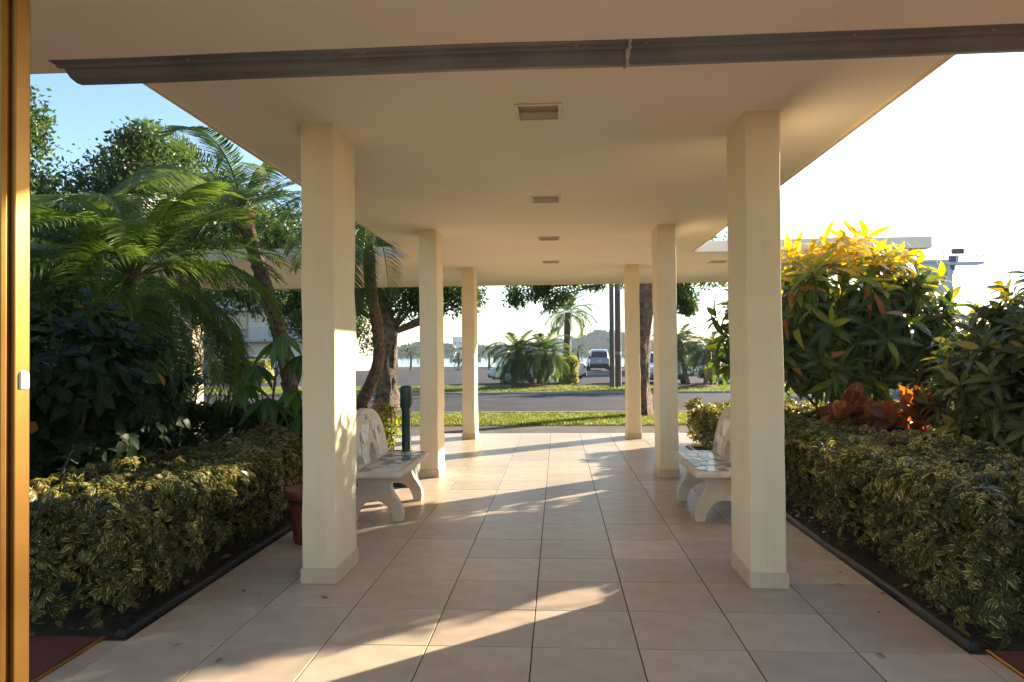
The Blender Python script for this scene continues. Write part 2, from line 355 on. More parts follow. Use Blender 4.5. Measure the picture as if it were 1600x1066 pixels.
# walkway of tiles: bed of grout, tiles as pieces of their own
T0X, T0Y = -.137, 3.466
bed = MB().box(-2.26,1.955,-1.2,3.50,-.04,-.006).box(-2.14,1.866,3.50,12.74,-.04,-.006).box(-5.2,-2.14,10.55,12.74,-.04,-.006).box(1.866,5.0,10.9,12.74,-.04,-.006)
walk = tag(bed.build('walkway', M['grout']), kind='structure')
gx, gy = .0030, .0032
tile_cache = {}
def tile(x0,x1,y0,y1):
    w_, d_ = round(x1-x0,3), round(y1-y0,3)
    if (w_,d_) not in tile_cache:
        me = MB().cbox(-w_/2+gx,w_/2-gx,-d_/2+gy,d_/2-gy,-.02,0,.0015).mesh('tile'); me.materials.append(M['tile']); tile_cache[(w_,d_)] = me
    o = link('tile', tile_cache[(w_,d_)], None, walk); o.location = ((x0+x1)/2,(y0+y1)/2,random.uniform(-.0007,.0007))
    o.rotation_euler = (random.gauss(0,.0007),random.gauss(0,.0007),0)
rows = [T0Y+.5*j for j in range(-6,19)]+[12.74]
for ya,yb in zip(rows[:-1],rows[1:]):
    for i in range(-4,4): tile(T0X+.5*i, T0X+.5*i+.5, ya, yb)
    if yb < 3.5:
        tile(-2.253,T0X-2.0,ya,yb); tile(T0X+2.0,1.948,ya,yb)
    if ya > 10.4:
        for i in range(-10,-4): tile(T0X+.5*i, T0X+.5*i+.5, max(ya,10.56), yb)
        if ya > 10.9:
            for i in range(4,10): tile(T0X+.5*i, T0X+.5*i+.5, ya, yb)
# red carpet areas with gilt nosing strips at the doorway
for s,x0,x1,lab in ((-1,-6,-2.275,'left'),(1,1.97,6,'right')):
    o=MB().box(x0,x1,-1.2,3.5,-.04,.004).build('carpet_floor',M['carpet']); tag(o,kind='structure')
for x,lab in ((-2.264,'gilt metal edge strip between tiles and red carpet, by the left hedge'),(1.959,'gilt metal edge strip between tiles and red carpet, by the right hedge')):
    tag(MB().cbox(x-.012,x+.012,-1.2,3.5,-.03,.012,.006).build('edge_strip',M['gold']),lab,'edge strip','gilt edge strips')

# ------------------------------------------------------------------ canopy
def plate(name, x0,x1,y0,y1, z0,z1, holes, mt, parent, depth=.09):
    """slab with square recesses in its underside"""
    xs=sorted({x0,x1,*[h[0] for h in holes],*[h[1] for h in holes]}); ys=sorted({y0,y1,*[h[2] for h in holes],*[h[3] for h in holes]})
    m=MB()
    for xa,xb in zip(xs[:-1],xs[1:]):
        for ya,yb in zip(ys[:-1],ys[1:]):
            hole=any(h[0]<=xa and xb<=h[1] and h[2]<=ya and yb<=h[3] for h in holes)
            z=z0+depth if hole else z0
            m.add([(xa,ya,z),(xb,ya,z),(xb,yb,z),(xa,yb,z)],[(3,2,1,0)])
    for a,b_,c,d in holes:
        m.add([(a,c,z0),(b_,c,z0),(b_,d,z0),(a,d,z0),(a,c,z0+depth),(b_,c,z0+depth),(b_,d,z0+depth),(a,d,z0+depth)],[(0,1,5,4),(1,2,6,5),(2,3,7,6),(3,0,4,7)])
    m.add([(x0,y0,z0),(x1,y0,z0),(x1,y1,z0),(x0,y1,z0),(x0,y0,z1),(x1,y0,z1),(x1,y1,z1),(x0,y1,z1)],[(0,1,5,4),(1,2,6,5),(2,3,7,6),(3,0,4,7),(4,5,6,7)])
    me=bpy.data.meshes.new(name); me.from_pydata(m.v,[],m.f); bm=bmesh.new(); bm.from_mesh(me); bmesh.ops.remove_doubles(bm,verts=bm.verts,dist=1e-4); bmesh.ops.recalc_face_normals(bm,faces=bm.faces); bm.to_mesh(me); bm.free()
    return link(name,me,mt,parent)
can = empty('entrance_canopy',(0,0,0),0,'cream flat roofed concrete canopy covering the tiled walkway','canopy')
lights1=[(-.22,.02,4.15,4.41),(-.22,.02,6.59,6.85),(-.22,.02,8.88,9.14),(-.22,.02,11.21,11.47)]
lightR=[(2.42,2.66,11.55,11.81)]
plate('walkway_roof',-2.13,1.92,3.52,10.5,CEIL,CEIL+.15,lights1[:3],M['ceil'],can)
plate('cross_roof',-7.3,5.24,10.503,15.0,CEIL+.002,CEIL+.16,lights1[3:]+lightR,M['ceil'],can)
MB().box(-2.132,-2.105,3.52,10.5,CEIL-.014,CEIL-.001).build('drip_edge',M['paint'],can)
MB().box(1.895,1.922,3.52,10.5,CEIL-.014,CEIL-.001).build('drip_edge',M['paint'],can)
MB().box(-7.3,5.24,14.975,15.002,CEIL-.014,CEIL+.001).build('drip_edge',M['paint'],can)
wheres=['nearest the doorway','second from the doorway','third from the doorway','fourth from the doorway, under the cross roof','out on the right wing of the cross roof']
for (a,b_,c,d),wh in zip(lights1+lightR,wheres):
    r=empty('recessed_light',((a+b_)/2,(c+d)/2,CEIL+(.002 if c>10.5 else 0)),0,'square recessed ceiling light, '+wh,'ceiling light','recessed canopy lights')
    hx,hy=(b_-a)/2,(d-c)/2; m=MB(); t=.02
    m.box(-hx-t,-hx+.004,-hy-t,hy+t,-.008,-.001).box(hx-.004,hx+t,-hy-t,hy+t,-.008,-.001).box(-hx+.004,hx-.004,-hy-t,-hy+.004,-.008,-.001).box(-hx+.004,hx-.004,hy-.004,hy+t,-.008,-.001)
    m.build('frame',M['lampframe'],r); MB().box(-hx+.004,hx-.004,-hy+.004,hy-.004,.04,.055).build('lens',M['lens'],r)

# building overhang over the doorway
ov = empty('building_overhang',(0,0,0),0,'cream plaster soffit of the building over the doorway, nearest the camera','soffit')
MB().box(-6.5,7.5,-1.2,3.48,CEIL+.001,CEIL+.30).build('soffit',M['ceil'],ov)
# dark metal cover strip across the joint
prof=[(0,0),(.045,-.003),(.050,-.014),(.060,-.016),(.066,-.008),(.082,-.009),(.090,-.026),(.110,-.044),(.15,-.055),(.185,-.052),(.205,-.040),(.212,-.030),(.245,-.028),(.247,-.022),(.215,-.022)]
prof=[(3.315+a,CEIL-.002+b) for a,b in prof]
back=[(y,z+.006) for y,z in prof][::-1]
ts = empty('joint_cover',(0,0,0),0,'dark metal cover strip screwed across the joint of the ceiling','metal strip')
for x0,x1 in ((-2.43,.338),(.346,4.6)):
    m=MB(); n=len(prof)
    vs=[]
    xs=np.linspace(x0,x1,14)
    for k,x in enumerate(xs):
        sg=.006*math.sin(x*2.3)+.003*math.sin(x*5.1)
        for q,(y,z) in enumerate(prof): vs.append((x+(.02*q/n*4 if k==0 and x0<-2 else 0),y+sg,z))
    fs=[(i*n+k,i*n+k+1,(i+1)*n+k+1,(i+1)*n+k) for i in range(len(xs)-1) for k in range(n-1)]
    m.add(vs,fs); o=m.build('strip',M['trim'],ts); md=o.modifiers.new('t','SOLIDIFY'); md.thickness=.004
m=MB()
cp=[(.342+random.uniform(-.006,.006),y-.002,z-.004) for y,z in prof[:13]]
m.tube(cp,[.008+random.uniform(-.002,.006) for _ in cp],7); m.build('caulk_bead',M['caulk'],ts,smooth=True)
for x in (-1.75,-.9,.1,.42,1.35,1.95): MB().lathe([(.0075,0),(.0075,-.003),(.004,-.006),(.0005,-.006)],8,(x,3.345+.006*math.sin(x*2.3),CEIL-.006)).build('screw',M['screw'],ts)
for x in (-1.2,-.2,.3,.5,1.6): MB().lathe([(.0075,0),(.0075,-.003),(.004,-.006),(.0005,-.006)],8,(x,3.315+.23+.006*math.sin(x*2.3),CEIL-.029)).build('screw',M['screw'],ts)

# columns with tile skirting
def column(x,y,label,w=.205,d=.47,top=CEIL,group='canopy columns'):
    r=empty('column',(x,y,0),0,label,'column',group)
    m=MB(); nz=14; vs=[]
    for i in range(nz+1):
        z=(top)*i/nz; jx=random.gauss(0,.0022); jy=random.gauss(0,.0022)
        for sx,sy in ((-1,-1),(1,-1),(1,1),(-1,1)): vs.append((sx*w/2+jx+random.gauss(0,.0012),sy*d/2+jy+random.gauss(0,.0012),z))
    fs=[(i*4+k,i*4+(k+1)%4,(i+1)*4+(k+1)%4,(i+1)*4+k) for i in range(nz) for k in range(4)]
    m.add(vs,fs); m.build('shaft',M['paint'],r,bevel=.006,bseg=2)
    h=.092; t=.01; e=.001
    def sk(x0,x1,y0,y1): MB().cbox(x0,x1,y0,y1,.0015,h+random.uniform(-.001,.001),.002).build('skirting_tile',M['skirt'],r)
    sk(-w/2-t,w/2+t,-d/2-t,-d/2-e); sk(-w/2-t,w/2+t,d/2+e,d/2+t)
    for s in (-1,1):
        xa,xb=sorted((s*(w/2+e),s*(w/2+t)))
        sk(xa,xb,-d/2+.0005,.045); sk(xa,xb,.0475,d/2-.0005)
    return r
for y,wh in ((4.615,'nearest'),(8.425,'middle'),(12.1,'farthest')):
    column(-1.47,y,'square cream column with tile skirting, %s in the left row'%wh)
    column(1.222,y,'square cream column with tile skirting, %s in the right row'%wh)
column(-6.93,13.2,'wide white pillar beyond the dark bushes, left end of cross roof',.43,.43,CEIL+.002,'canopy columns')

# gilt glass door at the camera's left
dr = empty('glass_door',(0,0,0),0,'gilt metal framed glass door at the left edge','door')
m=MB().box(-.925,-.777,.97,1.03,.004,2.4); m.build('stile',M['gold'],dr,bevel=.008)
MB().box(-.777,-.769,.985,1.015,.004,2.4).build('stop_bead',M['gold'],dr,bevel=.002)
MB().box(-1.9,-1.80,.97,1.03,.004,2.4).build('stile',M['gold'],dr,bevel=.008)
MB().box(-1.80,-.925,.97,1.03,2.28,2.4).build('top_rail',M['gold'],dr,bevel=.006)
MB().box(-1.80,-.925,.97,1.03,.004,.20).build('bottom_rail',M['gold'],dr,bevel=.006)
MB().box(-1.80,-.925,.997,1.003,.20,2.28).build('glass_pane',M['glass'],dr)
MB().cbox(-.777,-.7645,.992,1.010,1.345,1.373,.004).build('strike_plate',M['white_plastic'],dr,bevel=.003)

# black edging along the beds
for x0,x1,y1,lab in ((-2.205,-2.145,10.4,'black plastic garden edging at the foot of the left hedge'),(1.872,1.932,10.8,'black plastic garden edging at the foot of the right hedge')):
    m=MB(); n=40; vs=[]
    pr=[(0,-.03),(0,.028),(.010,.040),(.028,.043),(.05,.034),(.05,-.03)]
    for i in range(n+1):
        y=3.50+(y1-3.5)*i/n; j=random.gauss(0,.003)
        for a,b_ in pr: vs.append((x0+a+j,y,b_+random.gauss(0,.0015)))
    k=len(pr); fs=[(i*k+q,i*k+q+1,(i+1)*k+q+1,(i+1)*k+q) for i in range(n) for q in range(k-1)]+[tuple(range(k))]
    m.add(vs,fs); tag(m.build('garden_edging',M['edging'],smooth=True),lab,'edging','garden edgings')

# ------------------------------------------------------------------ benches
def make_bench(name,label):
    """length along local X (0 centre), front towards +Y, standing on z=0"""
    r=empty(name,(0,0,0),0,label,'bench','mosaic stone benches')
    front=[(.235,0),(.242,.06),(.232,.12),(.20,.175),(.165,.225),(.142,.275),(.140,.31),(.155,.335),(.19,.345),(.215,.365),(.215,.395)]
    outline=[(-a,z) for a,z in front[::-1]]+[]
    arch=[(.155*math.cos(t),.175*math.sin(t)) for t in np.linspace(math.pi,0,13)]
    prof=[(-a,z) for a,z in reversed(front)]            # back edge from the top down to the ground
    prof=prof+arch+front
    # order: top back -> bottom back -> arch -> bottom front -> top front
    for x in (-.43,.43):
        MB().prism(prof,x-.045,x+.045,lambda a,z,h:(h,a,z)).build('leg',M['cast'],r,bevel=.008)
    seat=MB().box(-.655,.655,-.225,.265,.385,.438).build('seat',M['cast'],r,bevel=.018,bseg=3)
    # backrest: arched panel with an arched notch
    a=[(-.56,.0),(-.545,.17),(-.50,.30),(-.40,.395),(-.25,.45),(0,.475),(.25,.45),(.40,.395),(.50,.30),(.545,.17),(.56,0)]
    notch=[(.11*math.cos(t),.17*math.sin(t)) for t in np.linspace(0,math.pi,11)]
    pb=a[::-1]; pb=[(-.56,0)]+a[1:-1]+[(.56,0)]+notch
    lean=.16
    def bk(u,v,h): return (u,-.115-lean*v-h,.437+v)
    br=MB().prism(pb,0,.06,bk).build('backrest',M['cast'],r,bevel=.008)
    rr=random.Random(5)
    def chips(nx,ny,x0,x1,y0,y1,inside,fn,parent):
        gp={(i,j):((x0+(x1-x0)*i/nx)+(rr.uniform(-.3,.3)*(x1-x0)/nx if 0<i<nx else 0)+(.3*(x1-x0)/nx*(j%2-.5) if 0<i<nx else 0),(y0+(y1-y0)*j/ny)+(rr.uniform(-.28,.28)*(y1-y0)/ny if 0<j<ny else 0)) for i in range(nx+1) for j in range(ny+1)}
        for i in range(nx):
            for j in range(ny):
                q=[gp[i,j],gp[i+1,j],gp[i+1,j+1],gp[i,j+1]]
                cx,cyy=sum(p[0] for p in q)/4,sum(p[1] for p in q)/4
                if not all(inside(*p) for p in q):
                    q=[(cx+(p[0]-cx)*.6,cyy+(p[1]-cyy)*.6) for p in q]
                    if not all(inside(*p) for p in q): continue
                q=[(cx+(p[0]-cx)*.90,cyy+(p[1]-cyy)*.90) for p in q]
                t=rr.uniform(.003,.006); mm=MB(); mm.prism(q,-.004,t,fn)
                k=rr.random(); mm.build('mosaic_stone',M['stone_w'] if k<.68 else (M['stone_g'] if k<.90 else M['stone_t']),parent)
    chips(15,4,-.61,.61,-.095,.225,lambda a,b:True,lambda u,v,h:(u,v,.438+h),seat)
    def ins(u,v):
        if v<.015 or abs(u)>.53-.1*max(0,v-.15)/.3: return False
        if (u/.15)**2+(v/.205)**2<1: return False
        return v<.44-.42*(abs(u)/.56)**2.6
    chips(12,5,-.53,.53,.02,.44,ins,lambda u,v,h:bk(u,v,-h),br)
    return r
b1=make_bench('bench','cream stone bench with mosaic seat behind the nearest left column')
b1.location=(-1.545,6.48,0); b1.rotation_euler=(0,0,R(-90))
b2=copy_tree(b1); b2['label']='cream stone bench with mosaic seat behind the nearest right column'
b2.location=(1.345,6.52,0); b2.rotation_euler=(0,0,R(90))

# planter pot behind the nearest left column
po=empty('planter_pot',(-1.86,5.36,0),0,'terracotta coloured planter pot behind the nearest left column','pot')
MB().lathe([(.001,.0),(.115,.0),(.12,.012),(.132,.05),(.128,.055),(.16,.33),(.164,.335),(.186,.338),(.192,.35),(.192,.392),(.186,.402),(.172,.402),(.165,.34),(.16,.335),(.001,.335)],32).build('pot',M['terracotta'],po,smooth=True)
MB().lathe([(.001,.338),(.164,.338),(.164,.30)],24).build('soil',M['mulch'],po)
# green bollard light
gb=empty('bollard',(-1.625,7.70,0),0,'dark green bollard with a thick head beside the left bench','bollard')
MB().lathe([(.001,0),(.15,0),(.15,.02),(.13,.035),(.11,.2),(.075,.22),(.062,.25)],20).build('base',M['green'],gb,smooth=True)
MB().lathe([(.05,.22),(.05,.86),(.054,.87)],20).build('shaft',M['green'],gb,smooth=True)
MB().lathe([(.05,.80),(.066,.84),(.067,1.02),(.062,1.045),(.04,1.06),(.001,1.064)],20).build('head',M['green'],gb,smooth=True)

# ------------------------------------------------------------------ near plants
def rnd(a,b): return float(RNG.uniform(a,b))
SCH=[palmate(n_,l_,w_,d_,.0,3,s) for s,(n_,l_,w_,d_) in enumerate(((8,.085,.034,.45),(7,.10,.038,.3),(6,.07,.03,.7),(9,.078,.028,.5),(7,.092,.04,.9),(5,.06,.026,.1)))]
def stems(root,x0,x1,y0,y1,ztop,n,mt,r=.007,name='stem'):
    for _ in range(n):
        x,y=rnd(x0,x1),rnd(y0,y1); p=[(x,y,-.03)]
        dx,dy=rnd(-.18,.18),rnd(-.18,.18)
        for k in range(1,5): p.append((x+dx*k/4+rnd(-.02,.02),y+dy*k/4+rnd(-.02,.02),ztop*k/4))
        MB().tube(p,[r,r*.95,r*.85,r*.7,r*.5],5,False).build(name,mt,root,smooth=True)
def box_hedge(name,label,x0,x1,y0,y1,z0,z1,n,tpls,mt,nparts,sz=(.8,1.25),open_side=None,wob=.05,tint=(0,1),group='clipped hedges',nst=60,ragged=.05):
    root=empty(name,((x0+x1)/2,(y0+y1)/2,0),0,label,'hedge',group); c=np.array(root.location)
    idx=[];ms=[];ti=[];sc=[]
    lx,ly,lz=x1-x0,y1-y0,z1-z0
    areas=np.array([lx*ly,ly*lz,ly*lz,lx*lz,lx*lz]); areas/=areas.sum()
    for k in range(n):
        f=RNG.choice(5,p=areas); u,v=RNG.random(2)
        dep=abs(RNG.normal(0,.05)) if RNG.random()<.72 else rnd(.05,.28)
        w=.04*math.sin(u*23)+.035*math.sin(v*9+u*5)+RNG.normal(0,ragged*.5)
        if f==0: p=(x0+u*lx,y0+v*ly,z1-dep+w*.8); nrm=(0,0,1)
        elif f in(1,2):
            s=-1 if f==1 else 1; zz=z0+lz*(v**.75); p=((x0 if s<0 else x1)-s*(dep-w)-s*.10*max(0,.35-v),y0+u*ly,zz); nrm=(s,0,.35)
        else:
            s=-1 if f==3 else 1; zz=z0+lz*(v**.75); p=(x0+u*lx,(y0 if s<0 else y1)-s*(dep-w),zz); nrm=(0,s,.35)
        nr=np.array(nrm,float)+RNG.normal(0,.42,3); nr/=np.linalg.norm(nr)
        t=RNG.normal(0,1,3); rot=frame(np.cross(nr,t),nr)
        idx.append(RNG.integers(len(tpls))); ms.append(mat4(rot,np.array(p)-c,rnd(*sz)))
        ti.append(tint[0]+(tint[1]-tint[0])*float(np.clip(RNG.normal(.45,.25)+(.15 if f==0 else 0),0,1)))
        view=CAM-np.array(p); dist=np.linalg.norm(view); sc.append(np.dot(nr,view/dist)*1.2-dep*14-dist*.35)
    stems(root,x0+.08-c[0],x1-.08-c[0],y0+.05-c[1],y1-.05-c[1],z1*.97,nst,M['twig'])
    foliage(root,tpls,idx,ms,ti,mt,nparts,np.array(sc))
    return root
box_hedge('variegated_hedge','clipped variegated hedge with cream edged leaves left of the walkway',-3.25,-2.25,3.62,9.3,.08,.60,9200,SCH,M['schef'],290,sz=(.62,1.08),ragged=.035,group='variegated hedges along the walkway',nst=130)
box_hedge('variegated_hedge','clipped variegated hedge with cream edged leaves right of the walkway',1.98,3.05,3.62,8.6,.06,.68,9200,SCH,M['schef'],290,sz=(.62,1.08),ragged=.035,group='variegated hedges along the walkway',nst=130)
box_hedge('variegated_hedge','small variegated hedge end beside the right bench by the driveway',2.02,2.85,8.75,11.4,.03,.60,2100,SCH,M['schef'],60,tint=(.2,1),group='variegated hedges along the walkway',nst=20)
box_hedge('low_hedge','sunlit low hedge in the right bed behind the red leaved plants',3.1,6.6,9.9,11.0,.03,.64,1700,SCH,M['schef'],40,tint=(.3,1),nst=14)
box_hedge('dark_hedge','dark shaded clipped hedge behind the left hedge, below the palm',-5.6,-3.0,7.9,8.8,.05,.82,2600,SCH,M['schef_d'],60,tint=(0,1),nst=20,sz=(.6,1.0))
# leaf litter under the hedges
for x0,x1,lab in ((-3.2,-2.2,'fallen leaves littering the mulch under the left hedge'),(1.95,3.0,'fallen leaves littering the mulch under the right hedge')):
    L1=leaf_tpl(.07,.03,3,.3,.1); ms=[];ti=[]
    for k in range(260):
        nr=np.array([RNG.normal(0,.4),RNG.normal(0,.4),1]); ms.append(mat4(frame(np.cross(nr,RNG.normal(0,1,3)),nr),(rnd(x0,x1),rnd(3.55,7),.004),rnd(.6,1.3))); ti.append(rnd(0,1))
    o=link('leaf_litter',scatter_mesh('leaf_litter',[L1],[0]*260,ms,ti,M['frond_dry'])); tag(o,lab,'leaves',kind='stuff')

L1=leaf_tpl(.06,.026,3,.35,.15); ms=[];ti=[]
for k in range(46):
    e=random.choice((-1,1)); x=(-2.12 if e<0 else 1.84)-e*abs(RNG.normal(0,.28)); nr=np.array([RNG.normal(0,.25),RNG.normal(0,.25),1])
    ms.append(mat4(frame(np.cross(nr,RNG.normal(0,1,3)),nr),(x,rnd(3.0,10),.008),rnd(.4,1.0))); ti.append(rnd(0,1))
tag(link('leaf_litter',scatter_mesh('leaf_litter',[L1],[0]*46,ms,ti,M['frond_dry'])),'few dry leaves fallen on the walkway tiles along the hedges','leaves',kind='stuff')
def rosette_shrub(name,label,cat,shoots,leaf_tpls,mt,nleaf,tintfn,nparts,trunk_pts,size=(.8,1.1),stem_r=.012,elev=(-.2,1.0),group=None,twigmat='twig'):
    """shoots: (tip position, outward direction); each carries a whorl of leaves"""
    base=np.array([*trunk_pts[0][:2],0.]); root=empty(name,tuple(base),0,label,cat,group)
    idx=[];ms=[];ti=[];sc=[]
    cen=np.mean([s[0] for s in shoots],axis=0)
    for tip,d in shoots:
        d=np.array(d,float); d/=np.linalg.norm(d); a0=rnd(0,6.28)
        side=np.cross(d,(0.3,.1,1)); side/=np.linalg.norm(side)+1e-6; s2=np.cross(d,side)
        for k in range(nleaf):
            a=a0+k*2.4; e=elev[0]+(elev[1]-elev[0])*(k/max(1,nleaf-1))+rnd(-.15,.15)
            q=d*math.sin(e)+(side*math.cos(a)+s2*math.sin(a))*math.cos(e)
            q=q+np.array([0,0,-.12])
            p=np.array(tip)-d*(.13*(1-k/nleaf))+RNG.normal(0,.01,3)
            idx.append(RNG.integers(len(leaf_tpls))); ms.append(mat4(frame(q,d+RNG.normal(0,.2,3)),p-base,rnd(*size)))
            ti.append(float(np.clip(tintfn(p,k/nleaf),0,1)))
            v=CAM-p; dist=np.linalg.norm(v); out=(p-cen); sc.append(np.dot(out/(np.linalg.norm(out)+1e-6),v/dist)*1.5-dist*.3+rnd(0,.4))
    for tp in trunk_pts[1]:
        MB().tube([tuple(np.array(q)-base) for q in tp],list(np.linspace(stem_r*1.8,stem_r*.7,len(tp))),6,False).build('stem',M[twigmat],root,smooth=True)
    foliage(root,leaf_tpls,idx,ms,ti,mt,nparts,np.array(sc))
    return root
def ell_shoots(c,r,n,up=.5,shell=(.72,1.02),zmin=None):
    out=[]
    while len(out)<n:
        d=RNG.normal(0,1,3); d/=np.linalg.norm(d)
        if d[2]<-.85: continue
        s=rnd(*shell); p=np.array(c)+d*np.array(r)*s
        if zmin and p[2]<zmin: continue
        out.append((p,d*.8+np.array([0,0,up])))
    return out
def branches(base,targets,n):
    res=[]
    for k in range(n):
        t=np.array(targets[RNG.integers(len(targets))][0]); b=np.array(base)+np.array([rnd(-.2,.2),rnd(-.2,.2),0])
        mid=(b+t)/2+np.array([rnd(-.15,.15),rnd(-.15,.15),-.05]); q=b*.75+t*.25+np.array([0,0,.12]); res.append([tuple(b),tuple(q),tuple(mid),tuple(t)])
    return res
CRO=[leaf_tpl(l_,.082,6,.18,c,.85,w) for l_,c,w in ((.32,.25,0),(.36,.5,.012),(.34,.75,0),(.27,.35,.02),(.30,.1,.008))]
sh=ell_shoots((3.2,8.45,1.78),(1.06,1.1,.92),165,.5)+ell_shoots((2.4,9.2,1.65),(.58,.5,.62),22,.3)+ell_shoots((3.75,8.25,1.42),(.72,.8,.62),55,.35)+ell_shoots((3.0,8.4,1.35),(.9,.9,.52),40,.2)+ell_shoots((3.2,8.45,1.72),(.85,.9,.70),60,.4,(.2,.75))
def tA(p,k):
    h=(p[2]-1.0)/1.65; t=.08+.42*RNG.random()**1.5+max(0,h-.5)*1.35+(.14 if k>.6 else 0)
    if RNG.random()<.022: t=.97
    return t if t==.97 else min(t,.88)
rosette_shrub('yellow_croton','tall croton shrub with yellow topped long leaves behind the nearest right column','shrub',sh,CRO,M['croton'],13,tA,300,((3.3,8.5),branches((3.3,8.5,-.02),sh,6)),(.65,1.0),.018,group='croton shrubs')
CRB=[leaf_tpl(.175,.058,4,.15,c,.9) for c in (.15,.35,.5)]
sh=ell_shoots((3.95,6.15,1.0),(.88,.85,.86),320,.5,(.8,1.04))+ell_shoots((4.62,6.2,1.40),(1.0,.9,.95),210,.5,(.8,1.04))+ell_shoots((4.2,6.2,1.1),(.9,.75,.75),90,.4,(.3,.8))
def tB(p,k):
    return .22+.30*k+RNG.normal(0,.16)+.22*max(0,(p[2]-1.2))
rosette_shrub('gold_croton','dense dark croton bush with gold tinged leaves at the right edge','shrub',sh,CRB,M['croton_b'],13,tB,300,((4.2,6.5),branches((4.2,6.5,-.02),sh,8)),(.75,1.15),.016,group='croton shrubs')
RED=[leaf_tpl(.21,.17,8,.35,c,1.0,.035,.55) for c in (.1,.35)]
for cx,cyy,cz,rx,rz,lab in ((2.72,7.15,.80,.20,.17,'smaller copper red leaved plant above the right hedge, nearer the column'),(3.08,6.7,.76,.24,.20,'larger copper red leaved plant above the right hedge, nearer the croton bush')):
    sh=ell_shoots((cx,cyy,cz),(rx,.24,rz),10,.9)
    rosette_shrub('copperleaf_plant',lab,'plant',sh,RED,M['redleaf'],7,lambda p,k:RNG.normal(.45,.25)+.9*max(0,p[2]-.85),60,((cx,cyy),branches((cx,cyy,-.02),sh,5)),(.7,1.05),.01,(.35,1.3),group='copper red plants')
# dark shrub on the left
BSH=[leaf_tpl(.13,.09,4,.2,c,.7) for c in (.15,.4)]
sh=ell_shoots((-4.0,5.5,1.05),(1.0,1.0,.86),260,.3,(.75,1.05))+ell_shoots((-4.0,5.5,.9),(.85,.85,.7),120,.2,(.3,.8))
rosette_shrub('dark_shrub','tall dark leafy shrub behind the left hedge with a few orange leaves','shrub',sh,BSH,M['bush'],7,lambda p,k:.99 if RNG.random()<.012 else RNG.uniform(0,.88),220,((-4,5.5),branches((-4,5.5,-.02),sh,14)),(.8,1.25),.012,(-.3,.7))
# small mixed plant beside the far end of the left bench
sh=ell_shoots((-2.42,9.75,.42),(.32,.4,.36),60,.6)
rosette_shrub('small_croton','small red and green shrub between left bench and tree trunk','shrub',sh,[leaf_tpl(.13,.045,3,.2,.3)],M['croton'],7,lambda p,k:.96 if RNG.random()<.3 and p[2]>.5 else .3+.4*RNG.random(),80,((-2.42,9.75),branches((-2.42,9.75,-.02),sh,6)),(.7,1.1),.008,group='croton shrubs')
# big glossy umbrella plant
up_=empty('umbrella_plant',(-2.98,7.35,0),0,'glossy big leaved umbrella plant behind the left hedge beside the column','plant')
for k,(dx,dy,z,ax) in enumerate(((.10,-.30,.98,0),(.33,-.12,1.05,.7),(-.12,-.05,1.30,.3),(.28,.15,1.40,1.2),(.0,.25,1.55,.4),(-.30,.10,1.1,.9),(.12,.05,1.62,.2),(.40,-.25,.80,.5))):
    MB().tube([(0,0,-.03),(dx*.2,dy*.2,z*.55),(dx,dy,z)],[.013,.009,.005],6,False).build('stem',M['twig'],up_,smooth=True)
    tp=palmate(8,.36,.105,.75,0,6,40+k); me=tpl_mesh('leaf',tp,M['bigleaf']); o=link('leaf',me,None,up_); o.location=(dx,dy,z); o.rotation_euler=(rnd(-.3,.3),rnd(-.3,.3),ax); o['tint']=rnd(.1,.9)
